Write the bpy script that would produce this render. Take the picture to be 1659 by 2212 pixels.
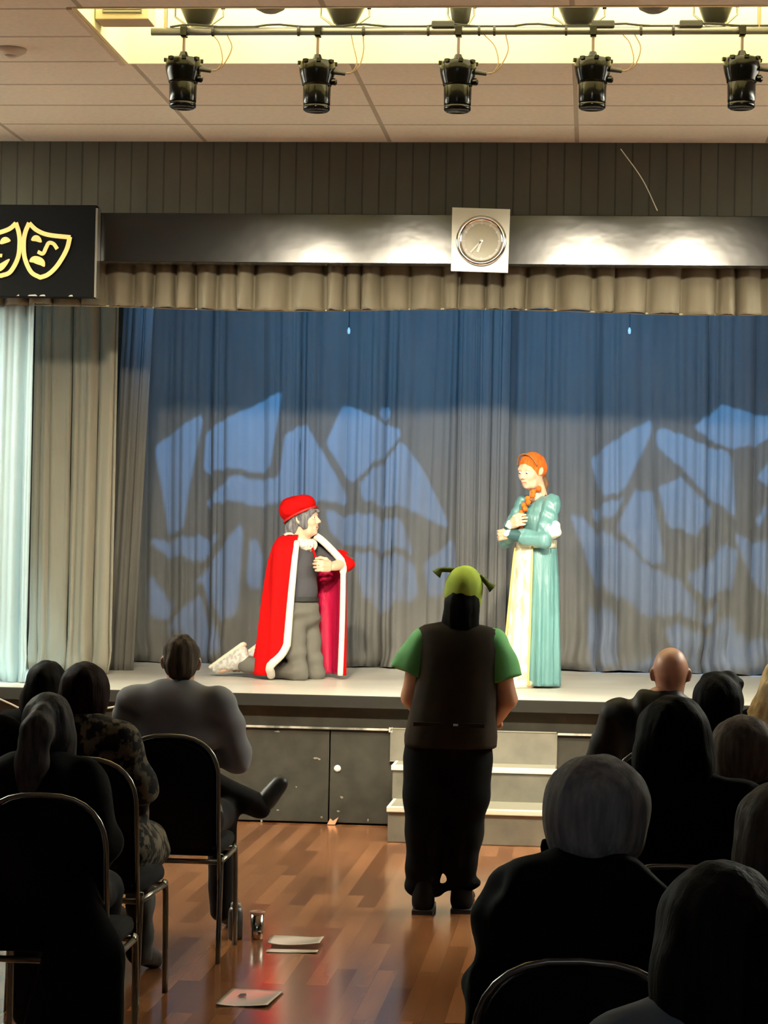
import bpy, bmesh, math, random
import numpy as np
from mathutils import Vector, Matrix
for o in list(bpy.data.objects): bpy.data.objects.remove(o)
S = bpy.context.scene
COL = S.collection
PI = math.pi

# ------------------------------------------------------------------ camera
FPX, CX, CY = 4900.0, 829.5, 1106.0          # focal length and centre in pixels of the 1659x2212 frame
YAW, PITCH, ROLL = .0916, .01745, .019
CAM = np.array([0, 0, 1.73])
fw = np.array([-math.sin(YAW)*math.cos(PITCH), math.cos(YAW)*math.cos(PITCH), math.sin(PITCH)])
r0 = np.array([math.cos(YAW), math.sin(YAW), 0]); u0 = np.cross(r0, fw)
rt = r0*math.cos(ROLL) + u0*math.sin(ROLL); up = u0*math.cos(ROLL) - r0*math.sin(ROLL)
def ray(x, y): return fw + rt*(x-CX)/FPX - up*(y-CY)/FPX
def PY(x, y, Y): d = ray(x, y); return CAM + d*Y/d[1]            # point of the place at depth Y
def PZ(x, y, Z): d = ray(x, y); return CAM + d*(Z-CAM[2])/d[2]   # point of the place at height Z
cam = bpy.data.cameras.new('camera'); cam_o = bpy.data.objects.new('camera', cam); COL.objects.link(cam_o)
cam.sensor_fit = 'HORIZONTAL'; cam.sensor_width = 36; cam.lens = FPX/1659*36; cam.clip_end = 100
M = Matrix(((rt[0], up[0], -fw[0], CAM[0]), (rt[1], up[1], -fw[1], CAM[1]), (rt[2], up[2], -fw[2], CAM[2]), (0, 0, 0, 1)))
cam_o.matrix_world = M
S.camera = cam_o
S.view_settings.view_transform = 'Standard'; S.view_settings.look = 'None'; S.view_settings.gamma = 1
S.view_settings.use_curve_mapping = False
S.view_settings.exposure = 0.22

# ------------------------------------------------------------------ light
W = bpy.data.worlds.new('world'); S.world = W; W.use_nodes = True
W.node_tree.nodes['Background'].inputs[0].default_value = (.5, .6, .8, 1)
W.node_tree.nodes['Background'].inputs[1].default_value = 0.01
def aim(o, tgt):
    o.rotation_euler = (Vector(tgt) - o.location).to_track_quat('-Z', 'Y').to_euler()
def lamp(name, kind, loc, tgt, energy, color, **k):
    l = bpy.data.lights.new(name, kind); l.energy = energy; l.color = color
    for a, b in k.items(): setattr(l, a, b)
    o = bpy.data.objects.new(name, l); COL.objects.link(o); o.location = loc; aim(o, tgt); return o
WARM = (1.0, .88, .66)
HS = .82          # height of the stage deck
WALLY = 14.5      # wall over the stage opening
CEIL = 4.365
BARY, BARZ = 11.75, 4.33
# front-of-house wash from a bar just above the frame: x, aim, power, half angle
FRONT = [(-2.3, (-2.5, 16.2, 1.25), 780, 21), (-1.5, (-1.5, 16.2, 1.25), 780, 21), (-.08, (-.2, 16.2, 1.25), 780, 21), (.74, (.7, 16.2, 1.25), 780, 21),
         (-1.5, (-1.95, 16.0, 1.45), 950, 6.0), (-.08, (-.45, 15.6, 1.6), 1500, 6.5)]
STEPS = [(-1.45, 200), (-.7, 800), (.02, 300)]      # spots added under the unlit hanging lanterns to brighten the steps
BLUEW = [(-2.6, 150), (-1.3, 150), (-.1, 150), (1.0, 150)]
for x, e in BLUEW:
    lamp('blue_wash_light', 'SPOT', (x, 15.2, 3.95), (x*1.02, 17.8, 3.15), e, (.12, .46, 1.0), spot_size=1.45, spot_blend=1, shadow_soft_size=.12)
lamp('cool_side_light', 'SPOT', (-4.2, 14.72, 4.1), (-4.45, 15.1, 1.7), 1700, (.50, .85, 1.0), spot_size=.72, spot_blend=.6, shadow_soft_size=.08)
# faint bluish light from an unseen lamp added behind the audience
l = lamp('rear_hall_light', 'AREA', (-1.0, -1.8, 3.3), (-1.0, 8, 1.0), 20, (.72, .86, 1.0), shape='RECTANGLE', size=2.5); l.data.size_y = .5
# unseen area lamps added at both sides to brighten the ceiling
for sx in (-5.5, 3.5):
    l = lamp('added_ceiling_fill', 'AREA', (sx, 12.7, 3.05), (-1.0, 12.9, 4.4), 1900, (.93, 1.0, .95), shape='RECTANGLE', size=.25)
    l.data.size_y = 2.8; l.data.spread = math.radians(120); l.rotation_euler = (0, PI - (.55 if sx < 0 else -.55), 0)

# ------------------------------------------------------------------ materials
MATS = {}
def mat(name, col, rough=.6, metal=0, spec=.5, **k):
    if name in MATS: return MATS[name]
    m = bpy.data.materials.new(name); m.use_nodes = True; n = m.node_tree; b = n.nodes['Principled BSDF']
    b.inputs['Base Color'].default_value = (*col, 1); b.inputs['Roughness'].default_value = rough
    b.inputs['Metallic'].default_value = metal; b.inputs['Specular IOR Level'].default_value = spec
    if k.get('sheen'): b.inputs['Sheen Weight'].default_value = k['sheen']; b.inputs['Sheen Tint'].default_value = (*col, 1)
    if k.get('coat'): b.inputs['Coat Weight'].default_value = k['coat']; b.inputs['Coat Roughness'].default_value = k.get('coat_rough', .1)
    if k.get('emit'): b.inputs['Emission Color'].default_value = (*k['emit'][0], 1); b.inputs['Emission Strength'].default_value = k['emit'][1]
    if k.get('trans'): b.inputs['Transmission Weight'].default_value = k['trans']
    var = k.get('var')
    if var:      # var = (scale xyz, second colour, detail, low, high): mottling
        tc = n.nodes.new('ShaderNodeTexCoord'); mp = n.nodes.new('ShaderNodeMapping'); no = n.nodes.new('ShaderNodeTexNoise'); cr = n.nodes.new('ShaderNodeValToRGB')
        mp.inputs['Scale'].default_value = var[0]; no.inputs['Scale'].default_value = 1; no.inputs['Detail'].default_value = var[2]
        cr.color_ramp.elements[0].position = var[3]; cr.color_ramp.elements[1].position = var[4]
        cr.color_ramp.elements[0].color = (*col, 1); cr.color_ramp.elements[1].color = (*var[1], 1)
        n.links.new(tc.outputs['Object'], mp.inputs[0]); n.links.new(mp.outputs[0], no.inputs['Vector']); n.links.new(no.outputs['Fac'], cr.inputs[0]); n.links.new(cr.outputs[0], b.inputs['Base Color'])
    bp = k.get('bump')
    if bp:       # bump = (scale xyz, strength, distance)
        tc = n.nodes.new('ShaderNodeTexCoord'); mp = n.nodes.new('ShaderNodeMapping'); no = n.nodes.new('ShaderNodeTexNoise'); bu = n.nodes.new('ShaderNodeBump')
        mp.inputs['Scale'].default_value = bp[0]; no.inputs['Scale'].default_value = 1; no.inputs['Detail'].default_value = 3
        bu.inputs['Strength'].default_value = bp[1]; bu.inputs['Distance'].default_value = bp[2]
        n.links.new(tc.outputs['Object'], mp.inputs[0]); n.links.new(mp.outputs[0], no.inputs['Vector']); n.links.new(no.outputs['Fac'], bu.inputs['Height']); n.links.new(bu.outputs[0], b.inputs['Normal'])
    MATS[name] = m; return m
def brick_mat(name, c1, c2, mortar, w, h, gap, rough, off=.0, rot=0, loc=(0, 0, 0), coat=0, bumpd=.002, grain=None, spec=.5):
    m = bpy.data.materials.new(name); m.use_nodes = True; n = m.node_tree; b = n.nodes['Principled BSDF']
    tc = n.nodes.new('ShaderNodeTexCoord'); mp = n.nodes.new('ShaderNodeMapping'); br = n.nodes.new('ShaderNodeTexBrick')
    mp.inputs['Rotation'].default_value = rot if isinstance(rot, tuple) else (0, 0, rot); mp.inputs['Location'].default_value = loc
    br.inputs['Color1'].default_value = (*c1, 1); br.inputs['Color2'].default_value = (*c2, 1); br.inputs['Mortar'].default_value = (*mortar, 1)
    br.inputs['Scale'].default_value = 1; br.inputs['Brick Width'].default_value = w; br.inputs['Row Height'].default_value = h
    br.inputs['Mortar Size'].default_value = gap; br.inputs['Mortar Smooth'].default_value = .2; br.offset = off
    n.links.new(tc.outputs['Object'], mp.inputs[0]); n.links.new(mp.outputs[0], br.inputs[0])
    out = br.outputs['Color']
    if grain:
        mp2 = n.nodes.new('ShaderNodeMapping'); no = n.nodes.new('ShaderNodeTexNoise'); mx = n.nodes.new('ShaderNodeMixRGB'); cr = n.nodes.new('ShaderNodeValToRGB')
        mp2.inputs['Scale'].default_value = grain[0]; no.inputs['Scale'].default_value = 1; no.inputs['Detail'].default_value = 4
        cr.color_ramp.elements[0].color = (grain[1],)*3 + (1,); cr.color_ramp.elements[1].color = (1, 1, 1, 1); cr.color_ramp.elements[0].position = .3; cr.color_ramp.elements[1].position = .7
        mx.blend_type = 'MULTIPLY'; mx.inputs[0].default_value = 1
        n.links.new(tc.outputs['Object'], mp2.inputs[0]); n.links.new(mp2.outputs[0], no.inputs['Vector']); n.links.new(no.outputs['Fac'], cr.inputs[0])
        n.links.new(out, mx.inputs[1]); n.links.new(cr.outputs[0], mx.inputs[2]); out = mx.outputs[0]
    n.links.new(out, b.inputs['Base Color'])
    b.inputs['Roughness'].default_value = rough; b.inputs['Coat Weight'].default_value = coat; b.inputs['Coat Roughness'].default_value = .12
    b.inputs['Specular IOR Level'].default_value = spec
    bu = n.nodes.new('ShaderNodeBump'); bu.inputs['Distance'].default_value = bumpd; bu.inputs['Strength'].default_value = .6; bu.invert = True
    n.links.new(br.outputs['Fac'], bu.inputs['Height']); n.links.new(bu.outputs[0], b.inputs['Normal'])
    MATS[name] = m; return m

# ------------------------------------------------------------------ object helpers
def link(name, me, m=None, parent=None, smooth=False):
    if m is not None:
        for q in (m if isinstance(m, (list, tuple)) else [m]): me.materials.append(q)
    if smooth: me.polygons.foreach_set('use_smooth', [True]*len(me.polygons))
    o = bpy.data.objects.new(name, me); COL.objects.link(o)
    if parent is not None: o.parent = parent
    return o
def pyd(name, v, f, m=None, parent=None, smooth=False):
    me = bpy.data.meshes.new(name); me.from_pydata([tuple(map(float, q)) for q in v], [], [tuple(int(i) for i in q) for q in f]); me.update()
    return link(name, me, m, parent, smooth)
def obj(name, bm, m=None, parent=None, smooth=False):
    me = bpy.data.meshes.new(name); bm.normal_update(); bm.to_mesh(me); bm.free(); return link(name, me, m, parent, smooth)
def tag(o, label=None, cat=None, group=None, kind=None):
    for k, v in (('label', label), ('category', cat), ('group', group), ('kind', kind)):
        if v: o[k] = v
    return o
def thing(name, label, cat, loc=(0, 0, 0), rz=0, group=None):
    o = bpy.data.objects.new(name, None); COL.objects.link(o); o.empty_display_size = .1
    o.location = loc; o.rotation_euler = (0, 0, rz); return tag(o, label, cat, group)
def tree_copy(o, parent=None):
    c = o.copy(); COL.objects.link(c); c.parent = parent
    for ch in list(o.children): tree_copy(ch, c)
    return c
def box(bm, x0, x1, y0, y1, z0, z1, bev=0):
    r = bmesh.ops.create_cube(bm, size=1)['verts']
    for v in r: v.co = ((x0+x1)/2 + v.co.x*(x1-x0), (y0+y1)/2 + v.co.y*(y1-y0), (z0+z1)/2 + v.co.z*(z1-z0))
    if bev:
        es = {e for v in r for e in v.link_edges}
        bmesh.ops.bevel(bm, geom=list(es), offset=bev, segments=2, affect='EDGES', profile=.5)
    return bm
def bx(*a, **k): return box(bmesh.new(), *a, **k)
def tube(bm, pts, r, seg=10, cap=True):
    pts = [Vector(p) for p in pts]; n = len(pts); rs = r if isinstance(r, (list, tuple)) else [r]*n; rings = []; ref = None
    for i, p in enumerate(pts):
        t = (pts[min(i+1, n-1)] - pts[max(i-1, 0)]).normalized()
        if ref is None: ref = t.orthogonal().normalized()
        ref = (ref - t*ref.dot(t)).normalized(); b = t.cross(ref)
        rings.append([bm.verts.new(p + (ref*math.cos(a*2*PI/seg) + b*math.sin(a*2*PI/seg))*rs[i]) for a in range(seg)])
    for a, b in zip(rings, rings[1:]):
        for k in range(seg): bm.faces.new((a[k], a[(k+1) % seg], b[(k+1) % seg], b[k]))
    if cap: bm.faces.new(rings[0][::-1]); bm.faces.new(rings[-1])
    return bm
def tb(*a, **k): return tube(bmesh.new(), *a, **k)
def smoothpath(pts, n=6):
    pts = [np.array(p, float) for p in pts]; out = []
    P = [2*pts[0]-pts[1]] + pts + [2*pts[-1]-pts[-2]]
    for i in range(1, len(P)-2):
        for k in range(n):
            t = k/n; a, b, c, d = P[i-1:i+3]
            out.append(.5*((2*b) + (-a+c)*t + (2*a-5*b+4*c-d)*t*t + (-a+3*b-3*c+d)*t**3))
    return out + [pts[-1]]
def lathe(bm, prof, seg=24, c=(0, 0, 0), mtx=None, cap=True):
    rings = []
    for r, z in prof:
        ring = []
        for k in range(seg):
            p = Vector((c[0] + r*math.cos(2*PI*k/seg), c[1] + r*math.sin(2*PI*k/seg), c[2] + z))
            ring.append(bm.verts.new(mtx @ p if mtx else p))
        rings.append(ring)
    for a, b in zip(rings, rings[1:]):
        for k in range(seg): bm.faces.new((a[k], a[(k+1) % seg], b[(k+1) % seg], b[k]))
    if cap and prof[0] != prof[-1]:
        if prof[0][0] > 1e-6: bm.faces.new(rings[0][::-1])
        if prof[-1][0] > 1e-6: bm.faces.new(rings[-1])
    bmesh.ops.remove_doubles(bm, verts=bm.verts[:], dist=1e-6)
    return bm
def lt(*a, **k): return lathe(bmesh.new(), *a, **k)
def prism(bm, pts, axis, a, b):
    """extrude a 2D outline: axis 'y' -> pts are (x,z); 'z' -> (x,y); 'x' -> (y,z)"""
    def p(q, t): return {'y': (q[0], t, q[1]), 'z': (q[0], q[1], t), 'x': (t, q[0], q[1])}[axis]
    v0 = [bm.verts.new(p(q, a)) for q in pts]; v1 = [bm.verts.new(p(q, b)) for q in pts]; n = len(pts)
    bm.faces.new(v0); bm.faces.new(v1[::-1])
    for i in range(n): bm.faces.new((v0[i], v1[i], v1[(i+1) % n], v0[(i+1) % n]))
    bmesh.ops.recalc_face_normals(bm, faces=bm.faces[:]); return bm

# ------------------------------------------------------------------ signed-distance modelling for bodies, hair and clothes
class SDF:
    def __init__(s, k=.02): s.p = []; s.k = k
    def cap(s, a, ra, b, rb, k=None, op='+', sc=None): s.p.append(('c', np.array(a, float), ra, np.array(b, float), rb, k, op, sc)); return s
    def ell(s, c, r, rot=None, k=None, op='+'): s.p.append(('e', np.array(c, float), np.array(r, float), rot, k, op)); return s
    def cut(s, n, c): n = np.array(n, float); s.p.append(('p', n/np.linalg.norm(n), c)); return s     # keeps the side n.x < c
    def chain(s, pts, rs, k=None, op='+'):
        for i in range(len(pts)-1): s.cap(pts[i], rs[i], pts[i+1], rs[i+1], k, op)
        return s
    def bb(s, q):
        if q[0] == 'c':
            r = max(q[2], q[4])*(max(q[7]) if q[7] else 1); return np.minimum(q[1], q[3])-r, np.maximum(q[1], q[3])+r
        r = q[2] if q[3] is None else np.full(3, q[2].max()); return q[1]-r, q[1]+r
    def mesh(s, vox, fold=None):
        add = [q for q in s.p if q[0] != 'p' and (q[6] if q[0] == 'c' else q[5]) == '+']
        lo = np.min([s.bb(q)[0] for q in add], 0) - 3*vox - .01; hi = np.max([s.bb(q)[1] for q in add], 0) + 3*vox + .01
        n = np.ceil((hi-lo)/vox).astype(int)+1
        ax = [lo[i] + vox*np.arange(n[i]) for i in range(3)]
        D = np.full(n, .2, np.float32)
        for q in s.p:
            if q[0] == 'p':
                X = ax[0][:, None, None]*q[1][0] + ax[1][None, :, None]*q[1][1] + ax[2][None, None, :]*q[1][2] - q[2]
                D = np.maximum(D, X.astype(np.float32)); continue
            k = (q[5] if q[0] == 'c' else q[4]); k = s.k if k is None else k
            op = q[6] if q[0] == 'c' else q[5]
            a, b = s.bb(q); m = k + 3*vox + .02
            i0 = np.clip(((a-m-lo)/vox).astype(int), 0, n-1); i1 = np.clip(((b+m-lo)/vox).astype(int)+2, 1, n)
            if np.any(i1 <= i0): continue
            sl = tuple(slice(i0[i], i1[i]) for i in range(3))
            P = np.stack(np.meshgrid(*[ax[i][sl[i]] for i in range(3)], indexing='ij'), -1)
            if q[0] == 'c':
                A, B = q[1], q[3]; v = B-A
                if q[7]: P = (P-A)/np.array(q[7]); v = v/np.array(q[7])
                else: P = P-A
                t = np.clip(P@v/max(v@v, 1e-9), 0, 1)
                d = np.linalg.norm(P - t[..., None]*v, axis=-1) - (q[2] + (q[4]-q[2])*t)
                if q[7]: d = d*min(q[7])
            else:
                P = P - q[1]
                if q[3] is not None: P = P@np.array(q[3])
                k0 = np.linalg.norm(P/q[2], axis=-1); k1 = np.linalg.norm(P/q[2]**2, axis=-1)
                d = k0*(k0-1)/np.maximum(k1, 1e-6)
            d = d.astype(np.float32); c = D[sl]
            if op == '+':
                h = np.maximum(k-np.abs(c-d), 0)/max(k, 1e-6); D[sl] = np.minimum(c, d) - h*h*k*.25
            else:
                d = -d; h = np.maximum(k-np.abs(c-d), 0)/max(k, 1e-6); D[sl] = np.maximum(c, d) + h*h*k*.25
        if fold is not None:
            D = D + fold(ax[0][:, None, None], ax[1][None, :, None], ax[2][None, None, :]).astype(np.float32)
        return nets(D, lo, vox)
def nets(D, lo, vox):
    ins = D < 0; nx, ny, nz = D.shape
    c = [(i, j, k) for i in (0, 1) for j in (0, 1) for k in (0, 1)]
    sh = lambda A, i, j, k: A[i:nx-1+i, j:ny-1+j, k:nz-1+k]
    cnt = sum(sh(ins, *q).astype(np.int8) for q in c); act = (cnt > 0) & (cnt < 8)
    idx = -np.ones(act.shape, int); I = np.argwhere(act); idx[act] = np.arange(len(I))
    V = np.zeros((len(I), 3)); N = np.zeros(len(I))
    for a in c:
        for ax in range(3):
            if a[ax]: continue
            b = list(a); b[ax] = 1
            da = D[I[:, 0]+a[0], I[:, 1]+a[1], I[:, 2]+a[2]]; db = D[I[:, 0]+b[0], I[:, 1]+b[1], I[:, 2]+b[2]]
            m = (da < 0) != (db < 0); t = np.where(m, da/np.where(m, da-db, 1), 0)
            p = np.tile(np.array(a, float), (len(I), 1)); p[:, ax] += t
            V[m] += p[m]; N[m] += 1
    V = (V/N[:, None] + I)*vox + lo; F = []
    for ax in range(3):
        A = np.take(ins, range(0, D.shape[ax]-1), ax); B = np.take(ins, range(1, D.shape[ax]), ax)
        E = np.argwhere(A != B); o1, o2 = (ax+1) % 3, (ax+2) % 3
        E = E[(E[:, o1] > 0) & (E[:, o2] > 0) & (E[:, o1] < D.shape[o1]-1) & (E[:, o2] < D.shape[o2]-1)]
        q = []
        for d1, d2 in ((1, 1), (0, 1), (0, 0), (1, 0)):
            e = E.copy(); e[:, o1] -= d1; e[:, o2] -= d2; q.append(idx[e[:, 0], e[:, 1], e[:, 2]])
        q = np.stack(q, 1); fl = ~ins[E[:, 0], E[:, 1], E[:, 2]]; q[fl] = q[fl][:, ::-1]; F.append(q)
    F = np.concatenate(F); F = F[(F >= 0).all(1)]
    for _ in range(2):      # light relaxing of the surface
        acc = np.zeros_like(V); k = np.zeros(len(V))
        for a, b in ((0, 1), (1, 2), (2, 3), (3, 0)):
            np.add.at(acc, F[:, a], V[F[:, b]]); np.add.at(acc, F[:, b], V[F[:, a]]); np.add.at(k, F[:, a], 1); np.add.at(k, F[:, b], 1)
        V = V*.5 + acc/np.maximum(k, 1)[:, None]*.5
    return V, F
def join(*parts):
    V = []; F = []; n = 0
    for v, f in parts: V.append(v); F.append(np.asarray(f)+n); n += len(v)
    return np.concatenate(V), np.concatenate(F)
def folds(amp, freq, seed, zs=1.0):
    rg = np.random.RandomState(seed); K = rg.normal(size=(5, 3))*freq; K[:, 2] *= zs; ph = rg.rand(5)*6.28
    def f(x, y, z): return sum(np.sin(K[i, 0]*x + K[i, 1]*y + K[i, 2]*z + ph[i]) for i in range(5))*amp/2
    return f
def xf(vf, loc=(0, 0, 0), rot=None, sc=1.0):
    v = vf[0]*sc
    if rot is not None: v = v@np.array(rot).T
    return v + np.array(loc), vf[1]
def rot_xyz(rx=0, ry=0, rz=0):
    from mathutils import Euler
    return np.array(Euler((rx, ry, rz), 'XYZ').to_matrix())
def blob(name, vf, m, parent): return pyd(name, vf[0], vf[1], m, parent, True)
# ================================================================== the hall
m_floor = brick_mat('floor_laminate', (.17, .060, .023), (.42, .185, .083), (.15, .06, .028), 1.0, .085, .0008, .16, off=.37, rot=PI/2, coat=.0, bumpd=.0, grain=((10, .5, 1), .72), spec=.5)
m_ceil = brick_mat('ceiling_tiles', (.72, .68, .60), (.75, .71, .62), (.40, .36, .30), 1.2, .6, .015, .9, off=0, loc=(0, 0, 0), bumpd=.004, spec=.2, grain=((30, 30, 30), .9))
m_boards = brick_mat('wall_boards', (.050, .044, .030), (.058, .051, .035), (.027, .023, .016), 9, .108, .006, .75, off=0, rot=(PI/2, 0, PI/2), bumpd=.006, spec=.2, grain=((6, 6, 2), .8))
m_black = mat('black_paint', (.012, .012, .011), .5)
m_dark = mat('dark_hall_wall', (.10, .085, .07), .8)
def struct(name, bm, m): o = obj(name, bm, m); o['kind'] = 'structure'; return o
XL, XR, YB = -6.6, 4.6, -2.2
struct('floor', bx(XL, XR, YB, 18.5, -.06, 0), m_floor)
# ceiling with the opening of the light well
gx = PZ(445, 307, CEIL)[0]
RX0, RX1 = PZ(282, 137, CEIL)[0] - .03, PZ(282, 137, CEIL)[0] + 3.6
RY0, RY1 = PZ(600, 14, CEIL)[1], PZ(700, 137, CEIL)[1]
bm = bmesh.new()
for a in ((XL, RX0, YB, WALLY+.1), (RX1, XR, YB, WALLY+.1), (RX0, RX1, YB, RY0), (RX0, RX1, RY1, WALLY+.1)): box(bm, *a, CEIL, CEIL+.03)
ceil = struct('ceiling', bm, m_ceil)
mp = [n for n in m_ceil.node_tree.nodes if n.type == 'MAPPING'][0]; mp.inputs['Location'].default_value = (-(gx % 1.2), -(WALLY % .6), 0)
mw = [n for n in m_boards.node_tree.nodes if n.type == 'MAPPING'][0]
struct('wall_back', bx(XL, XR, WALLY, WALLY+.12, 3.60, CEIL), m_boards)
struct('wall_left', bx(XL-.1, XL, YB, 18.5, 0, CEIL+.3), m_dark)
struct('wall_right', bx(XR, XR+.1, YB, 18.5, 0, CEIL+.3), m_dark)
struct('wall_rear', bx(XL, XR, YB-.1, YB, 0, CEIL+.3), m_dark)
struct('wall_stage', bx(XL, XR, 18.4, 18.5, 0, CEIL+.5), m_black)
struct('trim_1', bx(XL, XR, WALLY+.12, 18.5, CEIL+.3, CEIL+.36), m_black)      # lid over the stage

# light well: white shaft with a glowing panel at its top
t = thing('light_well', 'long glowing yellow light well set into the tiled ceiling above the lighting bar', 'ceiling light', ((RX0+RX1)/2, (RY0+RY1)/2, CEIL))
hx, hy, hz = (RX1-RX0)/2-.022, (RY1-RY0)/2-.022, .46
m_shaft = mat('well_white', (.86, .82, .54), .8)
bm = bmesh.new()
box(bm, -hx-.02, -hx, -hy, hy, -.004, hz); box(bm, hx, hx+.02, -hy, hy, -.004, hz); box(bm, -hx-.02, hx+.02, -hy-.02, -hy, -.004, hz); box(bm, -hx-.02, hx+.02, hy, hy+.02, -.004, hz)
obj('shaft', bm, m_shaft, t)
obj('diffuser', bx(-hx, hx, -hy, hy, hz-.02, hz), mat('well_glow', (.9, .85, .6), .7, emit=((1.0, .86, .46), 7)), t)
obj('edge_trim', bx(-hx-.05, -hx-.022, -hy-.02, hy+.02, -.012, .0), mat('tile_rail', (.55, .47, .37), .7), t)
# vent box in the near left corner of the well
v = PY(272, 40, RY0+.42)
t = thing('vent_box', 'grey slotted vent box tucked in the left end of the light well', 'vent', (v[0], v[1], CEIL+.10))
obj('casing', bx(-.155, .12, -.02, .16, -.065, .09, bev=.006), mat('vent_beige', (.5, .43, .34), .8), t)
g = obj('grille', bx(-.115, .085, -.028, -.018, -.035, .02), mat('vent_grille', (.16, .15, .14), .5), t)
bm = bmesh.new()
for k in range(4): box(bm, -.11, .08, -.034, -.026, -.030+k*.013, -.024+k*.013)
obj('slat', bm, mat('vent_slat', (.3, .29, .28), .4, .6), g)
# smoke detector, left
v = PZ(22, 106, CEIL)
t = thing('smoke_detector', 'shallow pale round disc on the ceiling tiles at the left edge', 'detector', (v[0], v[1], CEIL))
obj('body', lt([(0, -.035), (.05, -.035), (.085, -.015), (.09, 0)]), mat('detector_white', (.5, .45, .38), .5), t, True)
obj('cap', lt([(0, -.045), (.03, -.043), (.035, -.034)]), mat('detector_white', (.5, .45, .38), .5), t, True)

# ------------------------------------------------------------------ stage
m_deck = mat('deck_grey', (.66, .64, .56), .35, var=((2, 3, 1), (.74, .72, .64), 4, .3, .7))
m_fascia = mat('fascia_black', (.030, .029, .022), .6, spec=.25, var=((9, 9, 9), (.048, .046, .036), 6, .35, .75))
m_scuff = mat('scuff_white', (.75, .73, .65), .7)
SX0, SX1, SFY = -6.2, 4.2, 14.3
t = thing('stage', 'raised black stage with pale grey deck and panelled front', 'stage', (0, SFY, 0))
def st(name, x0, x1, y0, y1, z0, z1, m, bev=.003, parent=None): return obj(name, bx(x0, x1, y0-SFY, y1-SFY, z0, z1, bev=bev), m, parent or t)
st('deck', SX0, SX1, SFY-.10, 18.38, HS-.045, HS, m_deck)
st('nosing', SX0, SX1, SFY-.135, SFY-.10, HS-.075, HS+.001, mat('nosing_dark', (.016, .015, .012), .6, spec=.2))
st('upper_fascia', SX0, SX1, SFY-.03, SFY, .615, HS-.045, m_fascia)
st('edge_strip', SX0, SX1, SFY-.045, SFY-.0, .602, .615, mat('strip_worn', (.52, .50, .43), .6, var=((6, 1, 1), (.12, .12, .1), 5, .45, .62)), 0)
jx = PY(712, 1680, SFY)[0]; pw = 1.22
k0 = int((SX0-jx)/pw)
for k in range(-4, 5):
    a = max(SX0, jx + k*pw + .004); b = min(SX1, jx + (k+1)*pw - .004)
    if b-a > .05:
        p_ = st('panel', a, b, SFY-.02, SFY+.02, .012, .60, m_fascia)
        if k == 0:
            c = PY(729, 1660, SFY-.02)
            q = obj('latch', lt([(0, 0), (.022, .0), (.022, .006), (.012, .012), (0, .013)], 16, mtx=Matrix.Translation((c[0], -.02, c[2])) @ Matrix.Rotation(PI/2, 4, 'X')), mat('latch_white', (.85, .85, .82), .3), p_, True)
# scuffs and chips of paint on the panels
rg = random.Random(4); m_sc = mat('scuff', (.22, .21, .17), .8)
for px_, py_, w_, h_ in ((508, 1745, 10, 7), (683, 1638, 12, 5), (600, 1750, 6, 4), (695, 1765, 7, 5), (730, 1752, 8, 4), (795, 1772, 5, 6), (640, 1700, 4, 5), (738, 1722, 9, 6), (600, 1580, 14, 4), (690, 1640, 6, 4), (665, 1548, 4, 6), (800, 1542, 5, 4), (565, 1773, 6, 6), (612, 1680, 6, 3)):
    c = PY(px_, py_, SFY-.021); s = 1/343
    obj('paint_scuff', prism(bmesh.new(), [(c[0]+math.cos(a)*w_*s*.5*rg.uniform(.5, 1.2), c[2]+math.sin(a)*h_*s*.5*rg.uniform(.5, 1.2)) for a in [i*PI/4 for i in range(8)]], 'y', -.024, -.0195), m_sc, t)
c = PY(718, 1770, SFY-.03)
tag(obj('paper_scrap', prism(bmesh.new(), [(c[0]-.03, .004), (c[0]+.02, .004), (c[0]+.04, .05), (c[0]+.005, .025), (c[0]-.012, .04)], 'y', SFY-.06, SFY-.035), mat('scrap', (.75, .42, .25), .8)), 'small crumpled orange scrap on the floor against the stage front', 'litter')

# steps up to the stage, black boxes with worn white nosings
t = thing('stage_steps', 'grey box steps with white nosings leading up to the stage', 'steps', (0, SFY, 0))
m_step = mat('step_grey', (.13, .125, .10), .5, var=((8, 8, 8), (.19, .18, .145), 5, .3, .7)); m_tread = mat('tread_grey', (.30, .285, .22), .45); m_nose = mat('nosing_white', (.90, .89, .76), .45)
n1 = PZ(838, 1745, .205); n2 = PZ(848, 1655, .41); n3 = PZ(853, 1566, .615)
xl = (n1[0], n2[0]-.0, n3[0]); xr = PZ(1206, 1574, .615)[0]
for i, (nn, zt) in enumerate(((n1, .205), (n2, .41), (n3, .615))):
    x0, y0 = nn[0], nn[1]-SFY; yb = -.05 if i == 2 else ((n2, n3)[i][1]-SFY)
    s_ = obj('step', bx(x0, xr, y0, yb, (0, .205, .41)[i]+.001, zt, bev=.004), m_step, t)
    obj('tread', bx(x0+.005, xr-.005, y0+.03, yb, zt, zt+.006), m_tread, s_)
    obj('nosing_strip', bx(x0-.008, xr+.008, y0-.012, y0+.03, zt-.024, zt+.008, bev=.004), m_nose, s_)
    obj('side_strip', bx(x0-.008, x0+.012, y0-.010, yb, zt-.02, zt+.007, bev=.003), m_nose, s_)

# ------------------------------------------------------------------ proscenium
BY = 14.36
bz1, bz0 = PY(900, 463, BY)[2], PY(900, 570, BY)[2]
m_beam = mat('beam_gloss', (.006, .006, .006), .175, spec=.42, bump=((3, 3, 5), .25, .006), var=((5, 5, 5), (.008, .008, .008), 3, .4, .7))
t = tag(obj('beam', bx(XL+.05, XR-.05, BY, WALLY-.005, bz0, bz1, bev=.004), m_beam), 'long glossy black beam across the top of the stage opening', 'beam')
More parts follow.
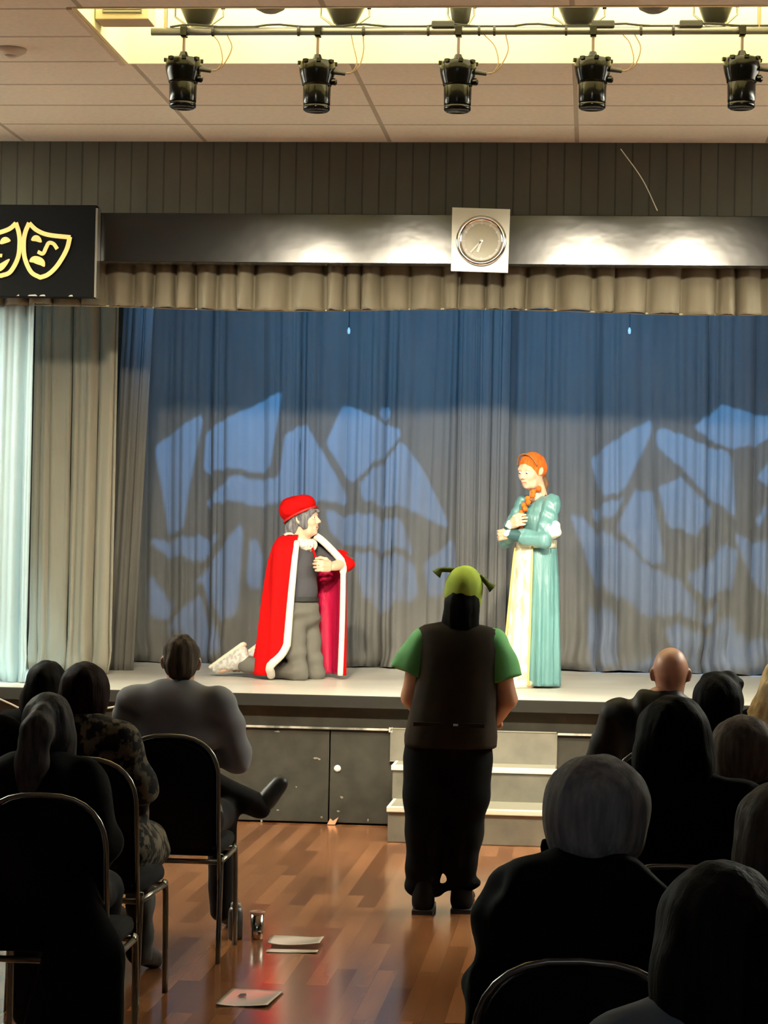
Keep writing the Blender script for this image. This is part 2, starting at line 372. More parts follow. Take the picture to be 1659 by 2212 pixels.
# wire down the boards to the beam
a, b = PY(1341, 322, WALLY-.02), PY(1420, 455, BY+.03)
tag(obj('wire', tb(smoothpath([a, (a+b)/2+np.array([.02, -.02, .0]), b]), .003, 6), mat('wire_pale', (.6, .56, .46), .5)), 'thin pale wire running slanted down the boards to the beam', 'wire')

# sign board with the two theatre masks
SGY = 14.26
c0, c1 = PY(208, 443, SGY), PY(205, 642, SGY); cl = PY(-150, 540, SGY)
t = thing('theatre_sign', 'black sign board with golden comedy and tragedy masks at the left', 'sign', ((cl[0]+c0[0])/2, SGY, c1[2]))
hw = (c0[0]-cl[0])/2; hh = c0[2]-c1[2]
obj('board', bx(-hw, hw, 0, .095, 0, hh, bev=.003), mat('sign_black', (.004, .004, .004), .8, spec=.06), t)
bm = bmesh.new(); box(bm, hw-.001, hw+.012, -.006, .09, 0, hh-.02); obj('edge_trim', bm, mat('sign_edge', (.22, .21, .18), .35, .6), t)
for x0_, w_ in ((60, 22), (85, 14), (148, 10), (36, 6)):
    p0 = PY(x0_, 640, SGY)
    obj('paint_chip', prism(bmesh.new(), [(p0[0]-t.location[0], .004), (p0[0]-t.location[0]+w_/343, .004), (p0[0]-t.location[0]+w_/343*.8, .014), (p0[0]-t.location[0]+.01, .011)], 'y', -.004, .001), m_scuff, t)
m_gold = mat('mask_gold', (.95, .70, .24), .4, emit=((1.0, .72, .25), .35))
def sgp(x, y):
    p = PY(x/2, 400+y/2, SGY); return np.array([p[0]-t.location[0], p[2]-t.location[2]])
def stroke(bm, pts, w, closed=False, taper=False, n=8):
    P = [sgp(*p) for p in pts]; P3 = smoothpath([np.array([p[0], p[1], 0]) for p in P], n); P = [p[:2] for p in P3]; N = len(P)
    L, R = [], []
    for i, p in enumerate(P):
        d = P[min(i+1, N-1)]-P[max(i-1, 0)]; d = d/max(np.linalg.norm(d), 1e-6); nn = np.array([-d[1], d[0]]); ww = w*.5*(math.sin(PI*(i+.3)/(N-.4))**.7 if taper else 1)
        L.append(p+nn*ww); R.append(p-nn*ww)
    for i in range(N-1):
        q = [L[i], L[i+1], R[i+1], R[i]]; vs = []
        for y in (-.008, .002): vs.append([bm.verts.new((a[0], y, a[1])) for a in q])
        A, B = vs; bm.faces.new(A); bm.faces.new(B[::-1])
        for k in range(4): bm.faces.new((A[k], B[k], B[(k+1) % 4], A[(k+1) % 4]))
w = .028
bm = bmesh.new()      # tragedy (right): outline as three strokes, then the features
stroke(bm, [(127, 165), (160, 195), (210, 215), (305, 226)], w); stroke(bm, [(303, 224), (288, 280), (250, 345), (210, 385), (172, 400)], w); stroke(bm, [(176, 400), (135, 375), (108, 315), (103, 250), (110, 205), (127, 163)], w)
stroke(bm, [(136, 238), (158, 230), (180, 246)], .04, taper=True)
stroke(bm, [(248, 276), (232, 254), (212, 250), (200, 270), (186, 296), (164, 288)], .024)
stroke(bm, [(128, 330), (150, 322), (178, 332), (193, 352)], .05, taper=True)
bmesh.ops.recalc_face_normals(bm, faces=bm.faces[:]); obj('tragedy_mask', bm, m_gold, t)['label'] = 'golden outline of a frowning mask'
bm = bmesh.new()      # comedy (left)
mx = lambda L: [(186-x, y) for x, y in L]
stroke(bm, [(70, 165), (40, 190), (-15, 208), (-105, 222)], w); stroke(bm, [(-103, 220), (-95, 275), (-65, 345), (-25, 385), (8, 392)], w); stroke(bm, [(5, 392), (45, 375), (78, 315), (86, 250), (82, 205), (69, 163)], w)
stroke(bm, [(46, 240), (22, 238), (2, 254)], .04, taper=True); stroke(bm, [(-70, 256), (-50, 244), (-28, 254)], .04, taper=True)
stroke(bm, [(-72, 325), (-40, 352), (0, 356), (42, 320)], .05, taper=True); stroke(bm, [(-20, 262), (-12, 300), (10, 305)], .022)
bmesh.ops.recalc_face_normals(bm, faces=bm.faces[:]); obj('comedy_mask', bm, m_gold, t)['label'] = 'golden outline of a smiling mask'

# clock on a square plate hung over the beam
CKY = BY-.03
a = [PY(x, y, CKY) for x, y in ((977, 448), (1102, 452), (1097, 589), (974, 585))]; cc = PY(1040, 521, CKY)
t = thing('wall_clock', 'round clock on a square silver plate hung over the black beam', 'clock', (cc[0], CKY, cc[2]))
m_plate = mat('clock_plate', (.50, .49, .46), .38, .55); m_rim = mat('clock_rim', (.85, .85, .85), .12, 1)
obj('plate', prism(bmesh.new(), [(p[0]-cc[0], p[2]-cc[2]) for p in a], 'y', 0, .028), m_plate, t)
RY = Matrix.Rotation(PI/2, 4, 'X')
rr = .153
obj('rim', lt([(rr-.03, .0), (rr+.006, .0), (rr+.006, .028), (rr-.004, .040), (rr-.022, .034), (rr-.03, .018), (rr-.03, 0)], 48, mtx=RY), m_rim, t, True)
d_ = obj('dial', lt([(0, .010), (rr-.028, .010), (rr-.028, .0)], 48, mtx=RY), mat('dial', (.42, .40, .30), .25, coat=.6), t)
for k in range(12):
    q = bmesh.new(); box(q, -.005, .005, -.014, -.0105, rr-.048, rr-.034)
    q.transform(Matrix.Rotation(k*PI/6, 4, 'Y')); obj('hour_mark', q, mat('mark_white', (.9, .9, .85), .5), d_)
obj('chapter_ring', lt([(rr-.045, .0105), (rr-.029, .0105), (rr-.029, .0125), (rr-.045, .0125), (rr-.045, .0105)], 48, mtx=RY), mat('ring_white', (.72, .72, .66), .4), d_)
for nm, ang, L, ww in (('hour_hand', math.radians(197), .075, .016), ('minute_hand', math.radians(222), .10, .010)):
    bm = bx(-ww/2, ww/2, -.022, -.018, -.012, L); bm.transform(Matrix.Rotation(ang, 4, 'Y')); obj(nm, bm, mat('hand_white', (.95, .95, .92), .3), t)
obj('hub', lt([(0, .026), (.010, .025), (.010, .012)], 16, mtx=RY), m_rim, t)

# ------------------------------------------------------------------ curtains
m_val = mat('valance_cloth', (.135, .118, .08), .8, sheen=.4, var=((9, 9, 1), (.18, .158, .11), 4, .3, .7))
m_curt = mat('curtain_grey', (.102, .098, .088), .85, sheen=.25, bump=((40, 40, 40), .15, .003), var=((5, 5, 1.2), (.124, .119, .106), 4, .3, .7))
m_pale = mat('curtain_pale_blue', (.45, .62, .68), .75, sheen=.3)
def curtain(name, label, x0, x1, y, z0, z1, m, fr, amp, seed, top_amp=.4, n=None, nz=40, gather=0, flare=0, hem=.0, parent=None, group=None, lean=0):
    """hanging cloth: folds that start shallow at the rail and deepen to the hem; two skins"""
    rg = np.random.RandomState(seed); n = n or int((x1-x0)*110)+20
    u = np.linspace(0, 1, n+1); v = np.linspace(0, 1, nz+1); U, V = np.meshgrid(u, v, indexing='ij')
    wob = sum(rg.uniform(.3, .9)*np.sin(2*PI*(U*rg.uniform(1, 5) + rg.rand())) for _ in range(3))*.35
    ph = 2*PI*fr*(x1-x0)*U + wob*2.2 + .25*np.sin(3*V + 6*U)
    prof = 2*np.abs(np.sin(ph*.5))**.55 - 1
    prof = prof*.85 + .28*np.sin(2.3*ph + 1.1 + wob) + .18*np.sin(5.1*ph+2)
    A = amp*(top_amp + (1-top_amp)*np.clip(V*1.3, 0, 1))*(.55 + .45*np.sin(2*PI*(U*2.3 + seed*.37))**2)
    cx_ = (x0+x1)/2; X = cx_ + (x0-cx_ + (x1-x0)*U)*(1 - gather*np.sin(PI*np.clip(V, 0, 1)*.9) + flare*V**6) + lean*V + .01*np.cos(ph)
    Y = y - A*prof - flare*.5*V**8*np.abs(np.sin(ph*.5))
    crump = hem*np.clip((V-.86)/.14, 0, 1)**2
    Y = Y - crump*(np.sin(ph*.73+seed) + .6*np.sin(V*60+U*30)) ; X = X + crump*.4*np.sin(V*45 + U*22)
    Z = z1 - (z1-z0)*V + hem*.25*np.clip((V-.9)/.1, 0, 1)*np.abs(np.sin(ph*.5))
    P = np.stack([X, Y, Z], -1).reshape(-1, 3)
    def gi(i, j): return i*(nz+1)+j
    F = [(gi(i, j), gi(i, j+1), gi(i+1, j+1), gi(i+1, j)) for i in range(n) for j in range(nz)]
    o = pyd(name, P, F, m, parent, True)
    md = o.modifiers.new('thickness', 'SOLIDIFY'); md.thickness = .008; md.offset = 1
    if label: tag(o, label, 'curtain', group)
    return o
BKY = PZ(750, 1441, HS)[1]
ZT = 4.1
def xa(px_, Y, y=1100): return PY(px_, y, Y)[0]
curtain('backdrop_curtain', 'wide grey backdrop curtain behind the kneeling person, left half of the backdrop', xa(268, BKY), xa(1078, BKY), BKY, HS+.001, ZT, m_curt, 2.9, .062, 3, .5, hem=.045, gather=.0)
curtain('backdrop_curtain', 'wide grey backdrop curtain right of the centre gap, behind the gowned person', xa(1052, BKY), xa(1059, BKY)+3.2, BKY+.15, HS+.001, ZT, m_curt, 2.4, .065, 11, .5, hem=.07)
# gathered folds where the two halves meet
curtain('backdrop_curtain', 'narrow bunched strip of grey curtain where the backdrop halves meet', xa(985, BKY), xa(1095, BKY), BKY-.10, HS+.001, ZT, m_curt, 7.5, .035, 6, .7, hem=.02)
L1Y = PZ(165, 1454, HS)[1]; L0Y = PZ(40, 1474, HS)[1]
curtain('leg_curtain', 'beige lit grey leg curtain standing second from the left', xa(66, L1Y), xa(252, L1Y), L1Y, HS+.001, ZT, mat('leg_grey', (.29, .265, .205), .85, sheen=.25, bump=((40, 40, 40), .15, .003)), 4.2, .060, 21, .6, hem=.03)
curtain('leg_curtain', 'narrow dark leg curtain with torn top between beige leg curtain and backdrop', xa(262, L1Y+.5), xa(326, L1Y+.5), L1Y+.5, HS+.001, ZT, m_curt, 5, .045, 8, .6, lean=-.12)
curtain('leg_curtain', 'pale blue leg curtain at the left edge of the stage', xa(-420, L0Y), xa(70, L0Y), L0Y, HS+.001, ZT, m_pale, 5.5, .055, 15, .5, hem=.02)
# short pleated valance under the beam
VY = 14.72
vz1, vz0 = PY(900, 560, VY)[2], PY(900, 672, VY)[2]
rg = np.random.RandomState(5)
def valance():
    x0, x1 = XL+.05, XR-.05; edges = [x0]
    while edges[-1] < x1: edges.append(edges[-1] + rg.uniform(.10, .24))
    X, Yy, Sg = [], [], []
    for a, b in zip(edges, edges[1:]):
        w_ = b-a; d = rg.uniform(.05, .12); tw = rg.uniform(-.3, .3)
        for k in range(10):
            q = k/10; X.append(a + w_*q*(1.08 if q < .85 else 1)); Yy.append(-d*math.sin(PI*min(q*1.15, 1))**.6 + (.018*max(0, q-.85)/.15) + .006*math.sin(q*14+tw*9)); Sg.append(rg.uniform(-.004, .004)+.012*math.sin(a*2.2))
    X, Yy, Sg = map(np.array, (X, Yy, Sg)); nz = 14; P, F = [], []
    for j in range(nz+1):
        v = j/nz; P += list(zip(X + .012*v*np.sin(X*31), VY + Yy*(.75+.5*v) + .012*v**4*np.sin(X*23), vz1 - (vz1-vz0+Sg)*v))
    N = len(X)
    for j in range(nz):
        for i in range(N-1): F.append((j*N+i, (j+1)*N+i, (j+1)*N+i+1, j*N+i+1))
    o = pyd('valance', P, F, m_val, None, True); md = o.modifiers.new('t', 'SOLIDIFY'); md.thickness = .006; md.offset = 1
    return tag(o, 'short pleated olive valance hanging below the black beam', 'valance')
vo = valance()
bm = bmesh.new(); N_ = 60
obj('hem_band', tube(bm, [(XL+.05 + (XR-XL-.1)*i/N_, VY+.0, vz0+.006+.012*math.sin((XL+.05+(XR-XL-.1)*i/N_)*2.2)*-1) for i in range(N_+1)], .006, 6), mat('hem_gold', (.36, .32, .22), .7), vo)
# two short pull cords with white toggles in front of the backdrop
for px_, lab in ((755, 'short hanging cord with white toggle above the kneeling person'), (1361, 'short hanging cord with white toggle high at the right of the backdrop')):
    a, b = PY(px_, 640, 16.6), PY(px_+1, 713, 16.6)
    t = thing('pull_cord', lab, 'cord', tuple(a), 0, 'pull cords')
    obj('cord', tb([(0, 0, CEIL+.3-a[2]), (0, 0, b[2]-a[2])], .005, 6), m_black, t)
    obj('toggle', lt([(0, 0), (.010, .004), (.012, .03), (.004, .05), (0, .052)], 10, c=(0, 0, b[2]-a[2]-.03)), mat('toggle_white', (.85, .85, .85), .4), t, True)
# cables at the stage front
a = [PY(x, y, SFY-.16) for x, y in ((-30, 1497), (22, 1520), (50, 1532), (75, 1530), (160, 1535), (240, 1528), (285, 1512), (325, 1494), (348, 1484))]
tag(obj('cable', tb(smoothpath(a, 6), .006, 6), mat('cable_white', (.42, .40, .34), .5)), 'thin pale cable sagging along the stage front at the left', 'cable')

# ------------------------------------------------------------------ lighting bar with lanterns
bl, br_ = PY(327, 68, BARY), PY(1659, 66, BARY)
BARZ = (bl[2]+br_[2])/2
m_pipe = mat('pipe_steel', (.16, .16, .17), .32, .7); m_lan = mat('lantern_black', (.002, .002, .002), .16, spec=.22); m_strap = mat('strap_black', (.01, .01, .01), .6)
t = thing('lighting_bar', 'long dark steel pipe hung under the light well holding the lanterns', 'lighting bar', (0, BARY, BARZ))
obj('pipe', tb([(bl[0], 0, 0), (RX1+.6, 0, 0)], .021, 14), m_pipe, t, True)
for px_ in (358, 1640):
    x = PY(px_, 50, BARY)[0]; obj('hanger', tb([(x, 0, .015), (x, 0, hz-.02+CEIL-BARZ)], .010, 8), mat('hanger_rust', (.35, .22, .15), .5, .3), t)
for px_ in (460, 645, 785, 925, 1035, 1068, 1223, 1385, 1455):
    x = PY(px_, 66, BARY)[0]; obj('strap', tb([(x-.006, 0, 0), (x+.006, 0, 0)], .026, 12), m_strap, t)
for px_ in (945, 1290, 1480):      # plug and socket blocks tied to the bar
    x = PY(px_, 58, BARY)[0]; obj('plug', bx(x-.03, x+.09, -.03, .02, .012, .05, bev=.008), m_strap, t)
bm = bmesh.new(); xs = np.linspace(bl[0]+.1, RX1+.5, 60)
tube(bm, [(x, -.004, .024+.012*max(0, math.sin(i*.9))) for i, x in enumerate(xs)], .006, 6); obj('cable', bm, m_strap, t)

def lantern(name, label, x, hang, seed):
    """hanging can: clamp rod, yoke, wide rear housing, narrower lens barrel pointing at the floor"""
    t = thing(name, label, 'stage light', (x, BARY, BARZ), 0, 'lanterns hanging under the bar')
    obj('rod', tb([(0, 0, -.018), (0, 0, -hang)], .008, 8), mat('rod', (.10, .07, .08), .4, .5), t)
    obj('clamp', bx(-.018, .018, -.028, .028, -.03, .026, bev=.006), m_lan, t)
    obj('neck', lt([(.0, -hang+.005), (.018, -hang+.0), (.03, -hang-.03), (.028, -hang-.045), (0, -hang-.045)], 12), m_lan, t)
    b = lathe(bmesh.new(), [(0, -hang-.035), (.09, -hang-.04), (.096, -hang-.05), (.094, -hang-.09), (.088, -hang-.12), (.078, -hang-.155), (.076, -hang-.165), (0, -hang-.166)], 28)
    h = obj('housing', b, m_lan, t, True)
    for k in range(8):
        q = bmesh.new(); box(q, .082, .104, -.012, .012, -hang-.055, -hang-.038); q.transform(Matrix.Rotation(k*PI/4+.2, 4, 'Z')); obj('cooling_fin', q, m_lan, h)
    obj('side_knob', lt([(.0, 0), (.018, 0), (.02, .02), (.012, .028), (0, .03)], 12, mtx=Matrix.Translation((.078, -.01, -hang-.145)) @ Matrix.Rotation(PI/2, 4, 'Y')), m_lan, h)
    obj('barrel', lt([(.07, -hang-.160), (.073, -hang-.17), (.071, -hang-.26), (.066, -hang-.275)], 28), m_lan, t, True)
    obj('lens_ring', lt([(.067, -hang-.268), (.071, -hang-.276), (.069, -hang-.292), (.058, -hang-.30), (.056, -hang-.296)], 28), m_lan, t, True)
    obj('lens', lt([(0, -hang-.296), (.057, -hang-.294)], 28), mat('lens_glass', (.10, .07, .07), .15), t)
    obj('plug', tb([(.09, -.02, -hang-.095), (.15, -.02, -hang-.105)], [.014, .011], 10), m_strap, t)
    rgq = random.Random(seed)
    lead = [(.15, -.02, -hang-.105), (.19, -.02, -hang-.095), (.225, -.02, -hang-.06), (.24+.02*rgq.random(), -.01, -hang+.02), (.22+rgq.uniform(-.05, .03), 0, -.02)]
    obj('lead', tb(smoothpath(lead), .0035, 6), mat('lead_brown', (.16, .10, .06), .5), t)
    lead = [(.15, -.018, -hang-.10), (.18, -.02, -hang-.10), (.21, -.02, -hang-.05), (.19, -.01, -hang+.04), (.17+rgq.uniform(-.04, .02), 0, -.02)]
    obj('lead', tb(smoothpath(lead), .003, 6), mat('lead_brown', (.16, .10, .06), .5), t)
    return t
LP = [(397, 112, 'leftmost black lantern hanging under the bar'), (686, 118, 'second black lantern from the left hanging under the bar'), (990, 118, 'middle black lantern hanging under the bar, above the clock'), (1281, 112, 'fourth black lantern from the left hanging under the bar'), (1603, 110, 'rightmost black lantern hanging under the bar')]
for i, (px_, py_, lab) in enumerate(LP):
    p = PY(px_, py_, BARY); lantern('hanging_lantern', lab, p[0], BARZ-p[2]+.0, i)
# wide lanterns standing on top of the bar, mostly hidden in the well
def top_lantern(label, px_, r1, r0_, ybot):
    p = PY(px_, ybot, BARY+.06)
    t = thing('upper_lantern', label, 'stage light', (p[0], BARY+.06, p[2]), 0, 'lanterns above the bar')
    obj('housing', lt([(0, 0), (r0_*.7, 0), (r0_, .012), (r1, .12), (r1*1.05, .2), (r1*.9, .24), (0, .25)], 24), mat('upper_lantern_black', (.02, .02, .015), .35), t, True)
    obj('yoke', tb([(-r1*1.12, 0, .12), (-r1*1.12, 0, .05), (-r0_*.8, -.02, -.012), (0, -.03, -.02), (r0_*.8, -.02, -.012), (r1*1.12, 0, .05), (r1*1.12, 0, .12)], .006, 6), mat('yoke_grey', (.2, .2, .18), .4, .6), t)
    obj('knob', lt([(0, 0), (.014, 0), (.014, .02), (0, .022)], 10, mtx=Matrix.Translation((r1*1.02, 0, .10)) @ Matrix.Rotation(PI/2, 4, 'Y')), m_lan, t)
    return t
for px_, r1, rb, yb, lab in ((430, .115, .065, 56, 'wide dark lantern above the bar at its left end'), (745, .115, .06, 56, 'wide dark lantern above the bar, second from the left'), (995, .062, .045, 54, 'slim dark lantern above the middle of the bar'), (1250, .12, .07, 56, 'wide dark lantern above the bar with pale scratches, right of the middle'), (1545, .10, .06, 52, 'wide dark lantern above the bar near its right end')):
    top_lantern(lab, px_, r1, rb, yb)
for px_, lab in ((582, 'grey dome showing below the near ceiling edge at the left'), (1412, 'grey dome showing below the near ceiling edge at the right')):
    p = PY(px_, 27, RY0+.1); t = thing('lamp_dome', lab, 'lamp', (p[0], RY0+.12, p[2]), 0, 'lamp domes in the light well')
    obj('dome', lt([(0, 0), (.035, .004), (.07, .022), (.085, .05), (.085, .06), (0, .06)], 24), mat('dome_grey', (.12, .11, .09), .5), t, True)
    obj('stem', tb([(0, 0, .058), (0, 0, CEIL+hz-.02-p[2])], .008, 8), m_strap, t)
# the front beams and the added step spots
for x, tg, e, ang in FRONT:
    lamp('front_beam', 'SPOT', (x, 9.3, 4.15), tg, e, WARM, spot_size=math.radians(ang*2), spot_blend=.6, shadow_soft_size=.11)
for x, e in STEPS: lamp('added_step_spot', 'SPOT', (x, BARY, BARZ-.42), (x, 13.5, .2), e, WARM, spot_size=.85, spot_blend=.8, shadow_soft_size=.05)

# ------------------------------------------------------------------ pattern projectors behind the valance
def z1(L): return [(320+x*.41, 800+y*.41) for x, y in L]
def z8(L): return [(1240+x*.3074, 820+y*.3074) for x, y in L]
GL = [z1(q) for q in (
 [(30, 400), (205, 270), (270, 235), (290, 260), (215, 640), (185, 840), (120, 850)], [(310, 310), (690, 110), (705, 130), (640, 525), (290, 530)],
 [(310, 680), (440, 560), (690, 565), (720, 340), (820, 270), (1045, 640), (1040, 690), (330, 705)], [(935, 390), (1030, 165), (1335, 320), (1340, 355), (1075, 595)],
 [(1345, 378), (1450, 520), (1600, 840), (1400, 740), (1130, 690), (1110, 600)], [(930, 735), (1200, 770), (1340, 800), (1400, 960), (1100, 930), (960, 860)],
 [(15, 890), (380, 870), (280, 1020), (10, 925)], [(480, 820), (500, 850), (470, 1280), (420, 1340), (370, 1320), (290, 1110), (220, 1160)],
 [(540, 880), (570, 870), (610, 960), (600, 1120), (560, 1140), (515, 1100)], [(0, 1080), (150, 1210), (110, 1300), (0, 1310)], [(100, 1340), (230, 1210), (285, 1190), (360, 1400), (380, 1500), (280, 1560), (190, 1400)],
 [(1248+28*math.cos(a*PI/6), 222+38*math.sin(a*PI/6)) for a in range(12)], [(1080, 960), (1400, 1000), (1430, 1180), (1250, 1280), (1130, 1200)], [(1440, 990), (1620, 900), (1640, 1150), (1470, 1190)])]
GR = [z8(q) for q in (
 [(140, 470), (550, 205), (550, 300), (410, 610), (370, 700), (230, 745), (200, 640)], [(580, 290), (640, 270), (700, 310), (1080, 450), (1110, 880), (950, 750), (580, 390)],
 [(820, 270), (1010, 120), (1363, 210), (1500, 260), (1500, 320), (1363, 350), (1060, 425)], [(150, 800), (370, 750), (290, 890), (170, 860)], [(590, 660), (740, 615), (950, 800), (930, 880), (830, 1000), (660, 940)],
 [(440, 690), (560, 680), (570, 780), (640, 1190), (510, 1140), (310, 960)], [(0, 840), (120, 900), (700, 1290), (860, 1440), (820, 1560), (480, 1500), (250, 1380), (130, 1200)],
 [(770, 1280), (1050, 1060), (1130, 1100), (1090, 1340), (1000, 1390), (890, 1390)], [(1240, 590), (1363, 500), (1500, 480), (1500, 760), (1363, 720)], [(1230, 880), (1310, 800), (1320, 850), (1270, 940)],
 [(1090, 980), (1363, 1060), (1480, 1100), (1480, 1500), (1280, 1380), (1180, 1200)], [(830, 1530), (1000, 1450), (960, 1580)], [(620, 1600), (950, 1640), (1090, 1520), (1100, 1640), (1363, 1700), (1363, 2050), (900, 1950), (730, 1860)],
 [(130, 1430), (320, 1540), (330, 1850), (150, 2000), (120, 1700)], [(250, 1950), (560, 1750), (640, 1850), (600, 1950), (350, 1990)])]
def projector(polys, label, x, col, e):
    src = np.array([x, 15.35, 3.72]); W_ = [[PY(px_, py_, BKY-.03) for px_, py_ in q] for q in polys]
    cen = np.mean([np.mean(q, 0) for q in W_], 0); ax = (cen-src)/np.linalg.norm(cen-src)
    hx_ = np.cross(ax, (0, 0, 1)); hx_ /= np.linalg.norm(hx_); hy_ = np.cross(hx_, ax); D = .20
    t = thing('pattern_projector', label, 'projector', tuple(src))
    rot = np.stack([hx_, hy_, -ax], 1)
    cu = bpy.data.curves.new('plate', 'CURVE'); cu.dimensions = '2D'; cu.fill_mode = 'BOTH'; cu.extrude = .0006
    def spline(pts):
        s = cu.splines.new('POLY'); s.points.add(len(pts)-1); s.use_cyclic_u = True
        for p, q in zip(s.points, pts): p.co = (q[0], q[1], 0, 1)
    spline([(.17*math.cos(a*PI/24), .17*math.sin(a*PI/24)) for a in range(48)])
    for q in W_:
        L = []
        for p in q:
            d = p-src; k = D/(d@ax); L.append((d@hx_*k, d@hy_*k))
        L = np.array(L); out = []
        for i in range(len(L)):       # round the corners a little
            a, b, c = L[i-1], L[i], L[(i+1) % len(L)]
            out += [b+(a-b)*min(.25, .003/np.linalg.norm(a-b)), b+(a-b)*.03+(c-b)*.03, b+(c-b)*min(.25, .003/np.linalg.norm(c-b))]
        spline(out)
    tmp = bpy.data.objects.new('tmp', cu); COL.objects.link(tmp)
    me = bpy.data.meshes.new_from_object(tmp.evaluated_get(bpy.context.evaluated_depsgraph_get())); bpy.data.objects.remove(tmp)
    me.transform(Matrix(np.array(rot).tolist()).to_4x4()); me.transform(Matrix.Translation(tuple(ax*D)))
    me.materials.clear(); link('pattern_plate', me, m_strap, t)
    R4 = Matrix(np.array(rot).tolist()).to_4x4()
    obj('housing', lathe(bmesh.new(), [(.0, .10), (.10, .10), (.172, .02), (.175, -.23)], 24, mtx=R4, cap=False), m_lan, t, True)
    obj('hanger', tb([(0, 0, .09), (0, 0, CEIL+.3-src[2])], .014, 8), m_pipe, t)
    l = lamp('pattern_beam', 'SPOT', tuple(src), tuple(cen), e, col, spot_size=math.radians(74), spot_blend=.15, shadow_soft_size=.0012)
    return t
projector(GL, 'black pattern projector hung behind the valance over the left half of the stage', -2.0, (.12, .41, 1.0), 680)
projector(GR, 'black pattern projector hung behind the valance over the right half of the stage', .45, (.12, .42, 1.0), 680)
# ================================================================== people
SKIN = mat('skin', (.62, .36, .25), .5, bump=((300, 300, 300), .05, .0005))
SKIN_L = mat('skin_light', (.70, .44, .31), .5)
EYE_W = mat('eye_white', (.8, .8, .78), .2); EYE_D = mat('eye_dark', (.04, .025, .02), .15); LIPM = mat('lips', (.5, .18, .15), .45)
_cache = {}
def head_vf(vox=.0065):
    """head and neck: chin at z=0, crown at .225, facing +y"""
    if ('h', vox) in _cache: return _cache['h', vox]
    s = SDF(.025)
    s.ell((0, -.012, .135), (.074, .096, .090)).ell((0, .030, .085), (.060, .062, .080)).cap((-.028, .035, .022), .030, (.028, .035, .022), .030)
    s.cap((0, .068, .016), .018, (0, .060, .028), .024, k=.02).cap((-.035, .070, .135), .016, (.035, .070, .135), .016, k=.02)
    s.cap((-.040, .058, .088), .020, (-.034, .066, .084), .018, k=.025).cap((.040, .058, .088), .020, (.034, .066, .084), .018, k=.025)
    s.cap((0, .088, .120), .008, (0, .109, .085), .0115, k=.010).cap((-.011, .094, .078), .0085, (.011, .094, .078), .0085, k=.006)
    s.ell((-.031, .094, .115), (.017, .014, .011), op='-', k=.012).ell((.031, .094, .115), (.017, .014, .011), op='-', k=.012)
    s.cap((-.018, .084, .052), .0075, (.018, .084, .052), .0075, k=.008).cap((-.015, .082, .042), .0085, (.015, .082, .042), .0085, k=.008)
    s.cap((-.02, .094, .047), .0018, (.02, .094, .047), .0018, op='-', k=.004)
    for q in (-1, 1):
        s.ell((q*.077, -.012, .108), (.010, .020, .032), rot_xyz(.2, 0, q*.45), k=.008).ell((q*.088, -.006, .112), (.006, .010, .018), op='-', k=.006)
    s.cap((0, -.022, .05), .056, (0, -.045, -.075), .060, k=.03)
    _cache['h', vox] = s.mesh(vox); return _cache['h', vox]
def hand_vf(curl=.5, spread=1.0, fist=False):
    """left hand: wrist at the origin, fingers along +y, palm facing -z, thumb at +x"""
    key = ('hand', curl, spread)
    if key in _cache: return _cache[key]
    s = SDF(.010)
    s.cap((0, -.03, 0), .024, (0, .02, 0), .026, sc=(1.05, 1, .75)).cap((-.022, .03, 0), .017, (-.028, .088, .002), .014).cap((.02, .03, 0), .019, (.024, .090, .002), .014).cap((0, .03, .002), .019, (0, .092, .003), .014)
    for x, L, a0 in ((.027, .068, .10), (.009, .076, .02), (-.010, .070, -.06), (-.028, .054, -.16)):
        p = np.array([x, .092, .002]); a = 0; seg = (L*.45, L*.32, L*.25); pts = [p]; yaw = a0*spread
        for i, q in enumerate(seg):
            a += curl*(.8, 1.1, .8)[i]; p = p + q*np.array([math.sin(yaw)*math.cos(a), math.cos(yaw)*math.cos(a), -math.sin(a)]); pts.append(p)
        s.chain(pts, [.0095, .0088, .0080, .0068], k=.004)
    s.chain([(.022, .018, -.004), (.044, .045, -.010), (.052, .072, -.020-.02*curl), (.046, .094, -.032-.03*curl)], [.016, .0125, .0105, .0085], k=.008)
    _cache[key] = s.mesh(.0038); return _cache[key]
def mirror(vf): v = vf[0].copy(); v[:, 0] *= -1; return v, vf[1][:, ::-1]
def hand_at(wrist, fdir, palm, left=True, curl=.5, sc=1.0):
    f = np.array(fdir, float); f /= np.linalg.norm(f); n = np.array(palm, float); n -= f*(n@f); n /= np.linalg.norm(n)
    z = -n; x = np.cross(f, z)
    return xf(hand_vf(curl) if left else mirror(hand_vf(curl)), wrist, np.stack([x, f, z], 1), sc)
def eyes(parent, hm, look=(0, 0)):
    for q in (-1, 1):
        c = hm @ Vector((q*.031, .0775, .114))
        bm = bmesh.new(); bmesh.ops.create_uvsphere(bm, u_segments=14, v_segments=10, radius=.0112); e = obj('eye', bm, EYE_W, parent, True); e.location = c
        bm = bmesh.new(); bmesh.ops.create_uvsphere(bm, u_segments=10, v_segments=8, radius=.0072); p = obj('iris', bm, EYE_D, e, True)
        p.location = (hm.to_3x3() @ Vector((look[0], 0.0055, look[1])))
def head_matrix(loc, rx=0, ry=0, rz=0, sc=1.0):
    return Matrix.Translation(loc) @ Matrix(rot_xyz(rx, ry, rz).tolist()).to_4x4() @ Matrix.Scale(sc, 4)
def apply(vf, m4):
    A = np.array(m4); return vf[0]@A[:3, :3].T + A[:3, 3], vf[1]
def hair_mat(name, col, rough=.5, c2=None):
    return mat(name, col, max(rough, .65), spec=.025, var=((60, 60, 8), c2 or tuple(min(1, c*1.8+.001) for c in col), 3, .35, .7), bump=((120, 120, 14), .5, .004))
